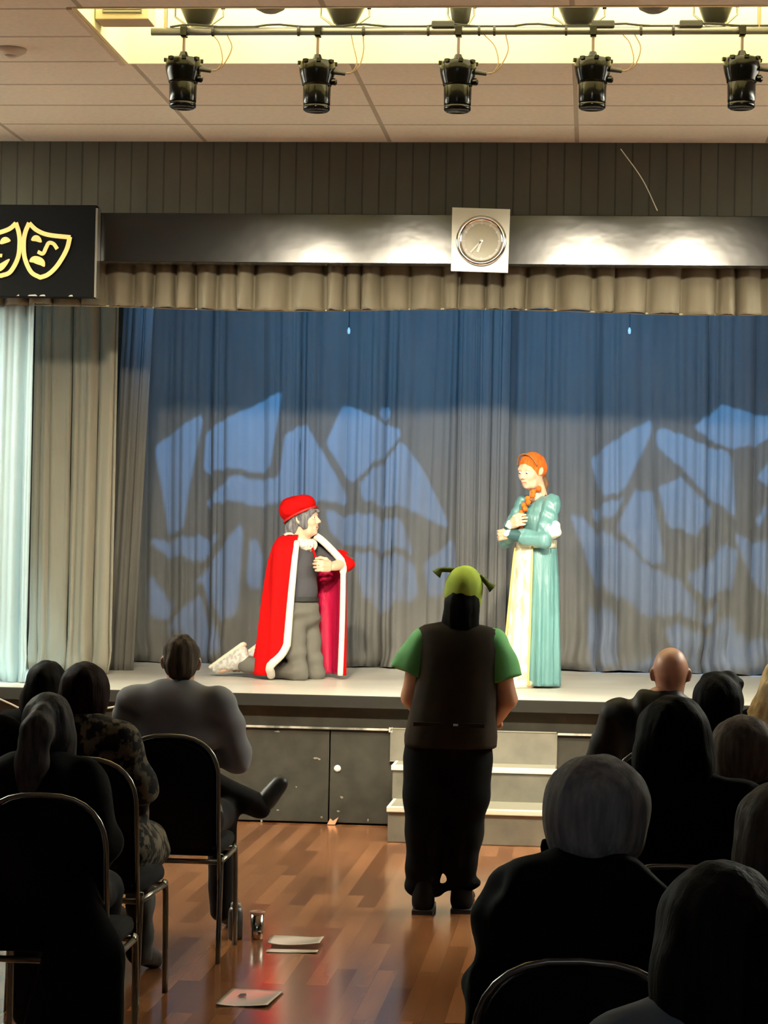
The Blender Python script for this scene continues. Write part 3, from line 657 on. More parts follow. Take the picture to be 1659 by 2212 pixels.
def streak(amp, freq=95, seed=1):
    rg = np.random.RandomState(seed); ph = rg.rand(4)*6
    return lambda x, y, z: amp*(np.sin(freq*x + 9*z + ph[0])*np.sin(freq*.8*y + 7*z + ph[1]) + .5*np.sin(freq*1.9*x+ph[2]+0*y)*np.sin(freq*1.7*y+ph[3]) + .3*np.sin(70*z + 20*x + 15*y))
def hair_short(extra=.012, seed=1, low=.065, fr=.03):
    s = SDF(.02); s.ell((0, -.016, .140), (.076+extra, .096+extra, .090+extra)).ell((0, -.055, .095), (.062+extra, .058+extra, .075))
    s.ell((0, .115, .075), (.085, .075, .085), op='-', k=.02).cut((0, .45, -1), -low/1.097)
    for q in (-1, 1): s.ell((q*.096, .0, .098), (.030, .034, .042), op='-', k=.01)
    return s.mesh(.006, streak(.004, 110, seed))
def hair_bob(wide=.03, low=.0, seed=1, back=.03, long=0):
    s = SDF(.03); s.ell((0, -.02, .135), (.078+wide, .098+back, .102)).ell((0, -.03, .075), (.078+wide*.8, .082+back*.8, .082))
    if long: s.cap((-.04, -.055, .05), .065, (-.055, -.09, -long), .052, k=.05, sc=None).cap((.04, -.055, .05), .065, (.055, -.09, -long), .052, k=.05).cap((0, -.07, .05), .06, (0, -.10, -long), .05, k=.05)
    s.ell((0, .13, .06), (.072, .085, .105), op='-', k=.02).cut((0, 0, -1), -low + (long+.04 if long else 0))
    return s.mesh(.0075, streak(.0026, 80, seed))

def seated(label, px_, Y, crown, yaw=0, build=1.0, top=None, pants=None, hair=None, hair_m=None, skin=SKIN, head_rot=(0, 0, 0), arms='lap', fold=(.006, 26), x_off=0, extra=None, lean=0, bulk=.020, shoulder=1.0, collar=None, cross=False, seed=1, headdx=0):
    """person sitting on a chair, back towards the camera; y is forward"""
    c = PY(px_, 1400, Y); t = thing('person', label, 'person', (c[0], Y, 0), yaw)
    d = crown - 1.30; b = build
    sh = 1.02+d; ch = .93+d*.8; nb = 1.065+d
    ln = lambda z: lean*(z-.55)
    L = {q: dict(S=(q*.165*b*shoulder, -.055, sh-.015), E=(q*.205*b, .0, .79+d*.6), Wr=(q*.13, .24, .66), H=(q*.09*b, -.03, .55), K=(q*.13, .42, .53), A=(q*.13, .45, .09), T=(q*.15, .60, .035)) for q in (-1, 1)}
    if arms == 'folded':
        for q in (-1, 1): L[q]['E'] = (q*.225*b, .03, .80+d*.6); L[q]['Wr'] = (-q*.02, .20, .83+d*.5)
    if arms == 'wide':
        for q in (-1, 1): L[q]['E'] = (q*.225*b, .02, .82+d*.6)
    if cross:
        L[-1]['K'] = (.02, .40, .69); L[-1]['A'] = (.30, .46, .56); L[-1]['T'] = (.375, .50, .66)
    def torso(s, g):
        s.ell((0, -.055, ch-.02), (.155*b+g, .105*(.5+.5*b)+g, .165+g)).cap((-.135*b*shoulder, -.055, sh-.015), .055+g, (.135*b*shoulder, -.055, sh-.015), .055+g, k=.05)
        s.ell((0, -.05, .74), (.140*b+g, .105*(.5+.5*b)+g, .16+g)).ell((0, -.04, .585), (.170*b+g, .135+g, .115+g))
        s.cap((-.06, -.05, sh+.02), .045+g*.6, (.06, -.05, sh+.02), .045+g*.6, k=.06)
        for q in (-1, 1): s.chain([L[q]['S'], L[q]['E']], [.050*b+g, .042*b+g], k=.04); s.chain([L[q]['E'], L[q]['Wr']], [.042*b+g, .028+g*.7], k=.02)
    def legs(s, g):
        s.ell((0, -.035, .57), (.170*b+g, .130+g, .105+g))
        for q in (-1, 1): s.chain([L[q]['H'], L[q]['K']], [.078*b+g, .056+g], k=.03); s.chain([L[q]['K'], L[q]['A']], [.054+g, .036+g*1.3], k=.02)
    s = SDF(.02); torso(s, 0); legs(s, 0)
    for q in (-1, 1): s.cap(L[q]['A'], .033, L[q]['T'], .026)
    s.cap((0, -.05, sh), .058, (0, -.035, nb+.02), .054, k=.04)
    hm = head_matrix((headdx, .005, 1.075+d), *head_rot)
    parts = [s.mesh(.014), apply(head_vf(), hm)]
    for q in (-1, 1): parts.append(hand_at(L[q]['Wr'], (-q*.55, .8, -.25) if arms != 'folded' else (-q, .25, .1), (0, 0, -1) if arms != 'folded' else (0, -1, 0), q < 0, .45))
    blob('body', join(*parts), skin, t); eyes(t, hm)
    s = SDF(.02); torso(s, bulk)
    if extra: extra(s, L, sh)
    if collar: s.cap((-.05, -.055, sh+.045), .052, (.05, -.055, sh+.045), .052, k=.02)
    blob('top', s.mesh(.011, folds(fold[0], fold[1], seed)), top, t)
    s = SDF(.02); legs(s, .014); blob('trousers', s.mesh(.014, folds(.004, 24, seed+3)), pants, t)
    for q in (-1, 1):
        s = SDF(.02); A, T = np.array(L[q]['A']), np.array(L[q]['T']); s.cap(A*1.0, .043, T, .036).cap(A*.6+T*.4, .042, T+(T-A)*.12, .032)
        blob('shoe', s.mesh(.011), mat('shoe_black', (.008, .0075, .007), .5, spec=.2), t)
    if hair is not None: blob('hair', apply(hair, hm), hair_m, t)
    return t, hm

# banquet chairs: rounded padded back, steel tube frame
m_cb = mat('chair_fabric', (.004, .004, .0045), .9, spec=.08); m_tube = mat('chair_tube', (.15, .147, .13), .3, .9)
def arch(w, z0, z1, r, n=8):
    P = [(-w, z0), (w, z0)]; zc = z1-r
    P += [(w, zc)] + [(w*math.cos(a)**.75, zc + r*math.sin(a)**.9) for a in np.linspace(.12, PI/2, n)]
    P += [(-x, z) for x, z in P[::-1][1:n+2]]
    return P
def build_chair():
    t = thing('banquet_chair', 'x', 'chair')
    tilt = Matrix.Translation((0, -.20, .46)) @ Matrix.Rotation(.13, 4, 'X') @ Matrix.Translation((0, .20, -.46))
    bm = prism(bmesh.new(), arch(.195, .47, .945, .17), 'y', -.235, -.185); bmesh.ops.bevel(bm, geom=[e for e in bm.edges if abs(e.calc_face_angle(0)) > .9], offset=.014, segments=3, affect='EDGES'); bm.transform(tilt); obj('backrest', bm, m_cb, t, True)
    P = [(x, -.225, z) for x, z in arch(.207, .30, .955, .175)]; P = P[1:] + P[:1]
    bm = tb([(x, y, z) for x, y, z in P[0:]], .0075, 8); bm.transform(tilt); obj('back_frame', bm, m_tube, t, True)
    bm = bx(-.205, .205, -.20, .225, .435, .50, bev=.025); obj('seat', bm, m_cb, t, True)
    fr = bmesh.new()
    for q in (-1, 1): tube(fr, [(q*.212, -.215, .415), (q*.212, .19, .425)], .011, 8)
    tube(fr, [(-.212, .19, .425), (.212, .19, .425)], .011, 8); tube(fr, [(-.212, -.205, .415), (.212, -.205, .415)], .011, 8); obj('seat_frame', fr, m_tube, t, True)
    for q in (-1, 1):
        obj('leg', tb(smoothpath([(q*.212, -.20, .44), (q*.212, -.20, .40), (q*.216, -.255, .0)], 4), .0115, 8), m_tube, t, True)
        obj('leg', tb(smoothpath([(q*.212, .15, .425), (q*.212, .195, .40), (q*.214, .21, .0)], 4), .0115, 8), m_tube, t, True)
    return t
CH0 = None
def chair(label, px_, Y, yaw=0, dy=-.11):
    global CH0
    c = PY(px_, 1400, Y+dy-.24)
    if CH0 is None: CH0 = o = build_chair()
    else: o = tree_copy(CH0)
    o.location = (c[0], Y+dy, 0); o.rotation_euler = (0, 0, yaw); o['label'] = label; o['group'] = 'audience chairs'
    return o

BLK = mat('cloth_black', (.0025, .0025, .003), .9, spec=.02); BLK2 = mat('jacket_black', (.004, .0045, .005), .8, spec=.03); TRO = mat('trousers_dark', (.005, .005, .006), .85, spec=.1)
R1Y, R2Y, R3Y, R4Y, R5Y, R6Y = 9.75, 8.65, 7.4, 6.2, 4.75, 3.6
# ---- left block
chair('black rounded chair under the man in the pale grey shirt', 375, R1Y)
t, hm = seated('grey-haired man in pale grey shirt seated front row left, legs crossed', 390, R1Y, 1.345, .0, 1.10, mat('shirt_grey', (.115, .12, .135), .85, bump=((60, 60, 60), .15, .002)), TRO, hair_short(.004, 3, .075), hair_mat('hair_brown_grey', (.028, .021, .015), .6, (.07, .055, .042)), head_rot=(-.03, .03, .1), arms='folded', cross=True, shoulder=1.05, bulk=.022, collar=True, fold=(.006, 22))
bm = bmesh.new()
for q in (-1, 1): tube(bm, [hm @ Vector((q*.083, -.03, .118)), hm @ Vector((q*.082, .04, .122)), hm @ Vector((q*.07, .092, .12))], .0025, 6)
for q in (-1, 1): tube(bm, [hm @ Vector((q*.036 + .026*math.cos(a), .100, .115 + .02*math.sin(a))) for a in np.linspace(0, 6.28, 14)], .002, 6)
obj('glasses', bm, mat('glasses_black', (.01, .01, .01), .3), t)
chair('chair on the left under the woman in the mottled top', 196, R2Y, -.05)
m_leo = mat('mottled_cloth', (.005, .0045, .004), .85, spec=.1, var=((26, 26, 20), (.075, .062, .043), 3, .47, .56))
seated('dark-haired woman in black and tan mottled top seated left', 184, R2Y, 1.27, -.05, 1.0, m_leo, mat('trousers_mottled', (.012, .011, .01), .85), hair_bob(.018, -.02, 4, .02), hair_mat('hair_dark_red', (.004, .002, .002), .5, (.016, .006, .005)), head_rot=(-.05, 0, .15), arms='wide', seed=5, shoulder=1.02, bulk=.028, extra=lambda s, L, sh: [s.cap((q*.16, .05, .56), .115, (q*.17, .34, .53), .10, k=.05) for q in (1,)])
chair('chair at the front left row behind two dark-haired women', 105, R1Y+.02)
seated('woman with long dark hair seated in the front row at far left', 104, R1Y+.02, 1.215, -.12, .95, BLK, TRO, hair_bob(.012, .0, 7, .03, .20), hair_mat('hair_black', (.003, .0025, .002), .45), head_rot=(0, 0, .1), arms='lap', seed=8)
chair('chair cut by the left edge with only its steel top corner in view', -89, R2Y)
seated('person almost wholly cut off by the left edge', -62, R2Y, 1.28, 0, 1.0, BLK, TRO, hair_short(.02, 2, .03), hair_mat('hair_brown', (.03, .016, .010), .5), seed=9)
chair('chair nearest at bottom left under the blonde woman', 104, R3Y, 0)
def pony():
    s = SDF(.03); s.ell((0, -.014, .135), (.086, .106, .098)).ell((0, -.05, .08), (.078, .07, .07))
    s.chain([(-.03, -.11, .16), (-.045, -.15, .11), (-.06, -.15, .0), (-.075, -.13, -.13)], [.034, .050, .052, .028], k=.025)
    s.cap((.055, -.02, .08), .036, (.075, -.04, -.09), .024, k=.04).cap((-.065, -.01, .06), .034, (-.10, -.05, -.10), .022, k=.04)
    s.ell((0, .13, .06), (.072, .085, .105), op='-', k=.02); return s.mesh(.007, streak(.0024, 90, 5))
seated('blonde woman with a loose ponytail and dark jumper, nearest on the left', 106, R3Y, 1.235, .06, .92, mat('jumper_dark', (.004, .004, .004), .95, spec=.05, bump=((90, 90, 90), .3, .003)), TRO, pony(), hair_mat('hair_ash_blonde', (.022, .020, .019), .55, (.05, .046, .045)), head_rot=(-.05, 0, .25), arms='lap', seed=3, bulk=.030)
# dark coat over the side of the near left chair
c = PY(222, 1900, R3Y)
s = SDF(.05); s.cap((0, 0, .70), .03, (.02, .0, .45), .075).cap((.02, 0, .45), .075, (.03, .0, .06), .085).cap((-.05, 0, .68), .05, (-.08, 0, .2), .10)
co = blob('coat', s.mesh(.014, folds(.014, 18, 6, .35)), mat('coat_black', (.003, .003, .003), .95, spec=.05), None); co.location = (c[0]+.03, R3Y-.36, 0); tag(co, 'black coat slung over the back corner of the chair at bottom left', 'coat')

# ---- right block
chair('chair in the front row under the bald man', 1440, R1Y)
seated('bald man in dark jacket seated in the front row on the right', 1424, R1Y, 1.345, .06, 1.06, mat('jacket_leather', (.009, .008, .0075), .55, spec=.12), TRO, None, None, mat('skin_ruddy', (.50, .27, .19), .42), head_rot=(.0, .0, -.06), arms='wide', collar=True, fold=(.006, 26), seed=12, headdx=.05, shoulder=1.05)
chair('chair in the second row under the dark-haired person', 1560, R2Y)
def quiff():
    s = SDF(.02); s.ell((0, -.012, .140), (.096, .112, .105)).ell((0, -.045, .080), (.088, .075, .085)).cap((.05, .02, .205), .03, (.085, .02, .205), .014, k=.03).cap((-.03, .02, .215), .03, (.05, .04, .222), .024, k=.03)
    s.ell((0, .125, .07), (.08, .08, .095), op='-', k=.02).cut((0, 0, -1), .0); return s.mesh(.0065, streak(.003, 70, 4))
t, hm = seated('person with thick black hair and brown fur collar, second row right', 1556, R2Y, 1.275, .05, 1.0, mat('jacket_plum', (.008, .006, .006), .9), TRO, quiff(), hair_mat('hair_jet', (.002, .002, .002), .5), head_rot=(.05, -.04, -.1), seed=13)
s = SDF(.02); [s.cap((.115*math.cos(a), -.045+.085*math.sin(a), 1.03), .042, (.115*math.cos(a+.5), -.045+.085*math.sin(a+.5), 1.03), .042) for a in np.arange(0, 6.28, .5)]
blob('fur_collar', s.mesh(.009, streak(.006, 110, 9)), mat('fur_brown', (.075, .045, .028), .95, bump=((150, 150, 150), .8, .006)), t)
chair('chair cut by the right edge under the pale blonde person', 1720, R1Y)
def long_blonde():
    s = SDF(.03); s.ell((0, -.016, .135), (.088, .108, .10)); s.cap((0, -.06, .10), .085, (-.03, -.12, -.16), .11, k=.05).cap((-.05, -.05, .06), .055, (-.175, -.09, -.13), .06, k=.05).cap((-.03, -.08, .06), .06, (-.11, -.13, -.15), .07, k=.05).cap((.06, -.05, .05), .05, (.11, -.10, -.16), .05, k=.04)
    s.ell((0, .13, .06), (.072, .085, .105), op='-', k=.02); return s.mesh(.007, streak(.004, 85, 6))
seated('person with long pale blonde hair at the right edge', 1694, R1Y, 1.31, 0, 1.0, BLK, TRO, long_blonde(), hair_mat('hair_blonde', (.42, .33, .19), .55, (.60, .50, .32)), seed=14)
chair('chair in the third row under the person with short ash hair', 1608, R3Y-.1)
seated('person with rounded ash brown hair by the right edge', 1608, R3Y-.1, 1.222, .0, 1.0, BLK, TRO, hair_bob(.026, -.015, 9, .02), hair_mat('hair_ash', (.05, .038, .03), .7, (.09, .073, .058)), seed=15)
chair('chair under the tall black-haired person behind the white-haired person', 1468, R4Y)
seated('tall person with straight black hair between bald man and white bob', 1457, R4Y, 1.345, .0, 1.12, BLK, TRO, hair_bob(.022, .0, 10, .025, .09), hair_mat('hair_black_matt', (.0015, .0015, .0015), .7, (.003, .003, .003)), seed=16, arms='lap', shoulder=1.1)
chair('rounded chair back in the near row behind the white-haired person', 1280, R5Y, -.04, -.06)
def hood(s, L, sh):
    s.cap((-.085, -.10, sh+.035), .062, (.085, -.10, sh+.035), .062, k=.04).cap((-.13, -.02, sh-.07), .075, (-.165, .0, .76), .070, k=.03).cap((-.08, -.02, sh-.02), .06, (-.10, -.01, sh-.04), .06, k=.02)
seated('person with white bobbed hair in bulky black jacket, near row right', 1258, R5Y, 1.305, -.05, .76, BLK2, TRO, hair_bob(.034, -.012, 11, .03), hair_mat('hair_white', (.13, .135, .135), .6, (.23, .235, .23)), head_rot=(-.04, .04, .05), arms='wide', extra=hood, seed=17, fold=(.010, 24), bulk=.028, headdx=.03)
c = PY(1195, 1860, R5Y+.35)
s = SDF(.03); s.cap((0, 0, 1.06), .018, (.06, 0, .95), .06).cap((.06, 0, .95), .07, (.02, 0, .70), .09).cap((.03, .0, .75), .09, (.06, .05, .48), .11)
bg = blob('bag', s.mesh(.012, folds(.006, 25, 8)), BLK, None); bg.location = (c[0]-.01, R5Y+.46, 0); tag(bg, 'black bag held on the lap of the white-haired person, peak showing left of the hair', 'bag')
chair('chair cut by the right edge in the near row', 1712, R5Y+.1)
seated('person with light brown hair cut by the right edge, near row', 1702, R5Y+.1, 1.255, .05, 1.0, BLK, TRO, hair_bob(.03, .0, 12, .03, .04), hair_mat('hair_light_brown', (.03, .023, .016), .6, (.055, .043, .033)), seed=18)
chair('chair nearest the camera at the bottom right corner', 1560, R6Y)
seated('person with long dark hair nearest the camera at bottom right', 1566, R6Y, 1.245, .0, .95, mat('jumper_grey', (.10, .115, .125), .9), TRO, hair_bob(.022, .0, 13, .03, .26), hair_mat('hair_dark_brown', (.004, .0035, .003), .6, (.011, .0095, .0085)), seed=19)

# ---- things on the aisle floor
m_paper = mat('paper_white', (.95, .94, .90), .3, spec=.6, coat=1, coat_rough=.12)
def sheet(name, label, corners, z, curl=.004, n=14):
    P = [PZ(x, y, 0) for x, y in corners]; v, f = [], []
    for i in range(n+1):
        for j in range(n+1):
            a, b = i/n, j/n; p = (P[0]*(1-a)+P[1]*a)*(1-b) + (P[3]*(1-a)+P[2]*a)*b
            v.append((p[0], p[1], z + curl*(abs(2*a-1)**3 + .5*math.sin(5*a+3*b)+.5)))
    for i in range(n):
        for j in range(n): f.append((i*(n+1)+j, (i+1)*(n+1)+j, (i+1)*(n+1)+j+1, i*(n+1)+j+1))
    o = pyd(name, v, f, m_paper, None, True); md = o.modifiers.new('t', 'SOLIDIFY'); md.thickness = .002; md.offset = 1
    return o
tag(sheet('programme', '', [(502, 2140), (614, 2143), (578, 2177), (466, 2174)], .004), 'single white programme sheet on the floor, nearest in the aisle', 'paper')
bm = bmesh.new(); c = PZ(522, 2156, 0); prism(bm, [(c[0]-.012, c[1]-.03), (c[0]+.02, c[1]-.01), (c[0]+.012, c[1]+.03), (c[0]-.008, c[1]+.02)], 'z', .0125, .0135); o = obj('printed_mark', bm, mat('ink', (.12, .11, .11), .5)); o.parent = [q for q in bpy.data.objects if q.name == 'programme'][0]
tag(sheet('programme', '', [(588, 2031), (700, 2033), (690, 2050), (578, 2048)], .016, .006), 'open white programme lying on another sheet on the aisle floor', 'paper')
tag(sheet('paper_sheet', '', [(580, 2052), (688, 2054), (685, 2060), (574, 2058)], .003, .002), 'narrow white sheet on the aisle floor beneath the open programme', 'paper')
c = PZ(508, 2028, 0)
t = thing('bottle', 'dark grey drinks bottle on the floor beside the front chair leg', 'bottle', (c[0], c[1], 0))
obj('body', lt([(0, 0), (.030, 0), (.033, .006), (.033, .115), (.030, .132), (.022, .142)], 24), mat('bottle_grey', (.05, .055, .07), .4), t, True)
obj('cap', lt([(.023, .140), (.023, .156), (.018, .162), (0, .162)], 20), mat('bottle_cap', (.25, .24, .24), .35), t, True)
c = PZ(555, 2028, 0)
t = thing('cup', 'shiny metal tumbler with rim standing on the floor beside the programmes', 'cup', (c[0], c[1], 0))
obj('body', lt([(0, .002), (.024, .0), (.026, .004), (.030, .112), (.027, .112), (.024, .01), (0, .009)], 28), mat('cup_metal', (.75, .72, .65), .12, 1), t, True)
obj('rim', lt([(.027, .112), (.030, .111), (.034, .116), (.034, .122), (.030, .124), (.027, .116), (.027, .112)], 28), mat('rim_orange', (.55, .33, .26), .3), t, True)
# ================================================================== standing person in the aisle (seen from behind)
c = PZ(962, 1972, 0); my = c[1]
t = thing('person', 'standing person in green stalked hat, brown waistcoat and black trousers, seen from behind', 'person', (c[0], my, 0), 0)
K = 1/453.
def mp(x, y): return ((x-962)*K, (1975-y)*K)          # the figure's own plane, metres
m_skin2 = mat('skin_tan', (.42, .22, .13), .5)
hm = head_matrix((.055, .02, 1.40), .02, .03, -.05, 1.0)
SH = 1.345
Lm = {q: dict(S=(q*.175+.04, 0, SH-.04), E=(q*.235+.045, .03, 1.03), Wr=(q*.17+.04, .20, .90), H=(q*.08+.02, 0, .80), K=(q*.095+.01, .02, .42), A=((-.10 if q < 0 else .09), 0 if q < 0 else .05, .08), T=((-.115 if q < 0 else .11), .15 if q < 0 else .20, .035)) for q in (-1, 1)}
s = SDF(.02)
s.ell((.04, 0, 1.20), (.16, .11, .17)).cap((-.10, 0, SH-.04), .06, (.18, 0, SH-.04), .06, k=.05).ell((.035, .01, 1.0), (.145, .11, .16)).ell((.03, 0, .83), (.13, .10, .11)).cap((.045, 0, 1.33), .058, (.052, .0, 1.43), .054, k=.04)
for q in (-1, 1):
    s.chain([Lm[q]['S'], Lm[q]['E']], [.058, .046], k=.04).chain([Lm[q]['E'], Lm[q]['Wr']], [.046, .030]).chain([Lm[q]['H'], Lm[q]['K'], Lm[q]['A']], [.072, .055, .036]).cap(Lm[q]['A'], .036, Lm[q]['T'], .028)
blob('body', join(s.mesh(.014), apply(head_vf(), hm), hand_at(Lm[-1]['Wr'], (.7, .6, 0), (0, -1, -.3), True, .6), hand_at(Lm[1]['Wr'], (-.7, .6, 0), (0, -1, -.3), False, .6)), m_skin2, t); eyes(t, hm)
# green shirt: short wide sleeves show
s = SDF(.03); s.ell((.04, 0, 1.18), (.185, .135, .20)).cap((-.12, 0, SH-.035), .065, (.20, 0, SH-.035), .065, k=.05)
s.cap((-.135, 0, SH-.055), .070, (-.205, .0, 1.12), .098, k=.03).cap((.215, 0, SH-.055), .070, (.270, .0, 1.10), .092, k=.03)
s.cut((-.45, 0, -1), -1.05+.085).cut((.35, 0, -1), -1.05+.08)
blob('shirt', s.mesh(.010, folds(.006, 26, 2, .5)), mat('shirt_green', (.055, .25, .07), .75, sheen=.2), t)
# waistcoat: outline taken down the back, rounded front to back
def ring_loft(name, rows, m, parent, n=56, fold_a=0, seed=0, pw=.8, cap=False):
    """rows: (z, cx, cy, half width, half depth)"""
    v, f = [], []; rgq = np.random.RandomState(seed); ph = rgq.rand(3)*6
    for i, (z, cx_, cy_, a, b) in enumerate(rows):
        for k in range(n):
            th = 2*PI*k/n; cc_, ss_ = math.cos(th), math.sin(th); w = 1 + fold_a*(math.sin(7*th+ph[0]) + .6*math.sin(13*th+ph[1]+i*.25))*(i/len(rows))
            v.append((cx_ + a*w*math.copysign(abs(cc_)**pw, cc_), cy_ + b*w*math.copysign(abs(ss_)**pw, ss_), z))
    for i in range(len(rows)-1):
        for k in range(n): f.append((i*n+k, i*n+(k+1) % n, (i+1)*n+(k+1) % n, (i+1)*n+k))
    o = pyd(name, v, f, m, parent, True); md = o.modifiers.new('t', 'SOLIDIFY'); md.thickness = .008; md.offset = 1
    return o
m_vest = mat('waistcoat_brown', (.012, .0095, .007), .75, spec=.04, var=((7, 7, 7), (.022, .016, .011), 4, .35, .7))
prof = [(1342, 940, 1000, .05), (1349, 905, 1040, .075), (1356, 893, 1064, .09), (1365, 891, 1069, .105), (1400, 893, 1071, .125), (1450, 890, 1068, .14), (1500, 884, 1066, .15), (1550, 874, 1066, .16), (1590, 866, 1068, .165), (1605, 866, 1067, .165), (1613, 867, 1066, .165)]
rows = []
for y, xl_, xr_, dp in prof:
    a, z = mp(xl_, y); b, _ = mp(xr_, y); rows.append((z, (a+b)/2, 0, (b-a)/2, dp))
v_ = ring_loft('waistcoat', rows, m_vest, t, fold_a=.012, seed=4)
q_ = mp(985, 1560); z_ = q_[1]
bm = bx(-.17, .17, -.1625, -.155, z_-.012, z_+.008, bev=.002); bm.transform(Matrix.Translation((.01, 0, 0))); obj('back_strap', bm, m_vest, v_)
obj('buckle', bx(mp(976, 0)[0], mp(987, 0)[0], -.170, -.160, z_-.006, z_+.004, bev=.001), mat('buckle_steel', (.8, .8, .75), .25, 1), v_)
# baggy trousers
m_tb = mat('trousers_black', (.0025, .0025, .0025), .9, spec=.06)
s = SDF(.03)
a = [mp(x, y) for x, y in ((922, 1640), (920, 1720), (918, 1800), (915, 1880), (915, 1915))]
s.chain([(a[0][0], 0, a[0][1]), (a[1][0], .0, a[1][1]), (a[2][0], .0, a[2][1]), (a[3][0]-.005, .0, a[3][1]), (a[4][0], .0, a[4][1])], [.125, .112, .096, .076, .064], k=.03)
a = [mp(x, y) for x, y in ((1008, 1640), (1006, 1720), (1000, 1800), (994, 1870), (996, 1905))]
s.chain([(a[0][0], 0, a[0][1]), (a[1][0], .0, a[1][1]), (a[2][0], .02, a[2][1]), (a[3][0], .03, a[3][1]), (a[4][0], .04, a[4][1])], [.122, .112, .096, .074, .064], k=.03)
s.cap((mp(930, 0)[0], 0, .83), .13, (mp(1002, 0)[0], 0, .83), .13)
for (x, y, r, dy) in ((905, 1920, .060, 0), (922, 1924, .056, 0), (892, 1916, .034, 0), (944, 1930, .026, .01), (1002, 1913, .062, .045), (1022, 1910, .042, .04), (988, 1916, .050, .05), (962, 1922, .022, .03)):
    p = mp(x, y); s.ell((p[0], dy, p[1]), (r, r*1.05, r*.62), k=.02)
blob('trousers', s.mesh(.0105, folds(.006, 24, 7, .4)), m_tb, t)
for q, (xh, yh, dy) in ((-1, (914, 1977, -.03)), (1, (996, 1962, .04))):
    x = mp(xh, 0)[0]; s = SDF(.02)
    s.cap((x, dy-.0, .055), .056, (x+q*.012, dy+.20, .045), .045).cap((x, dy, .10), .052, (x, dy+.02, .17), .052).cut((0, 0, -1), -.004)
    b_ = blob('boot', s.mesh(.009), mat('boot_black', (.004, .004, .004), .6, spec=.06), t)
    obj('sole', prism(bmesh.new(), [(x-.050, dy-.06), (x+.050, dy-.06), (x+.055, dy+.12), (x+.045, dy+.25), (x-.02, dy+.25), (x-.05, dy+.12)], 'z', 0, .02), mat('sole_black', (.008, .008, .008), .6), b_)
# long black hair and green hat
s = SDF(.03); s.ell((0, -.015, .12), (.082, .106, .10)).cap((-.025, -.045, .08), .058, (-.040, -.04, -.03), .056, k=.03).cap((.025, -.045, .08), .058, (.036, -.04, -.035), .052, k=.03).cap((0, -.06, .05), .06, (0, -.06, -.06), .055, k=.04)
s.ell((0, .13, .06), (.072, .085, .105), op='-', k=.02); blob('hair', apply(s.mesh(.007, streak(.003, 75, 8)), hm), hair_mat('hair_wig_black', (.002, .002, .0015), .55), t)
m_hat = mat('hat_green', (.25, .36, .035), .85, sheen=.3, bump=((260, 260, 160), .35, .003))
s = SDF(.02); s.ell((.004, -.012, .165), (.084, .108, .105)).cap((0, -.012, .10), .090, (0, -.012, .17), .086, k=.03).cut((.06, .20, -1), -.078)
ht = blob('hat', apply(s.mesh(.006, folds(.0015, 60, 3)), hm), m_hat, t)
def stalk(pts, flare):
    P = smoothpath([hm @ Vector(p) for p in pts], 5); n = len(P); rs = [.013 if i < n*.6 else .013 + flare*((i/n-.6)/.4)**1.2 for i in range(n)]
    return tb(P, rs, 14)
m_hatd = mat('hat_dark_green', (.07, .10, .012), .85, sheen=.2)
obj('stalk', stalk([(-.045, -.02, .245), (-.085, -.02, .247), (-.115, -.02, .243), (-.135, -.02, .222)], .016), m_hatd, ht, True)
obj('stalk', stalk([(.075, -.02, .225), (.10, -.02, .205), (.12, -.02, .185), (.142, -.02, .166)], .014), m_hatd, ht, True)

# ================================================================== kneeling person on the stage
c = PZ(642, 1467, HS)
RZ = -math.radians(112)
t = thing('person', 'kneeling person in long red cape with white fur trim and red cap on the stage', 'person', (c[0], c[1], HS), RZ); t.scale = (1.03, 1.03, 1.03)
m_jean = mat('trousers_khaki', (.12, .113, .095), .85, bump=((40, 40, 40), .2, .002)); m_tee = mat('tee_charcoal', (.055, .055, .065), .85)
m_red = mat('velvet_red', (.52, .003, .003), .85, spec=.1, sheen=.15, bump=((30, 30, 6), .2, .004)); m_mag = mat('lining_magenta', (.50, .010, .06), .30, spec=.6, bump=((18, 18, 7), .8, .012)); m_fur = mat('fur_white', (.82, .76, .68), .95, var=((28, 28, 28), (.25, .22, .2), 1, .72, .78), bump=((160, 160, 160), .7, .006))
hm = head_matrix((0, .045, .985), .10, 0, .10, 1.0)
J = {q: dict(S=(q*.165, -.01, .885), H=(q*.09, -.01, .46), K=(q*.11, .07, .055), A=(q*.11, -.36, .10), T=(q*.12, -.54, .045)) for q in (-1, 1)}
J[-1]['E'] = (-.20, .26, .80); J[-1]['Wr'] = (-.03, .235, .775)     # left arm raised forward, hand back to the chest
J[1]['E'] = (.175, -.03, .64); J[1]['Wr'] = (.175, -.05, .42)
def tor(s, g):
    s.ell((0, 0, .76), (.15+g, .10+g, .16+g)).cap((-.13, -.01, .88), .055+g, (.13, -.01, .88), .055+g, k=.05).ell((0, .005, .60), (.135+g, .10+g, .15+g))
    for q in (-1, 1): s.chain([J[q]['S'], J[q]['E']], [.052+g, .044+g], k=.03)
def leg(s, g):
    s.ell((0, -.005, .46), (.155+g, .125+g, .12+g))
    for q in (-1, 1): s.chain([J[q]['H'], J[q]['K']], [.085+g, .058+g*.2], k=.03).chain([J[q]['K'], J[q]['A']], [.054, .042], k=.02)
s = SDF(.02); tor(s, 0); leg(s, 0); s.cap((0, 0, .90), .056, (0, .015, 1.0), .052, k=.04)
for q in (-1, 1): s.chain([J[q]['E'], J[q]['Wr']], [.046, .032]); s.cap(J[q]['A'], .034, J[q]['T'], .026)
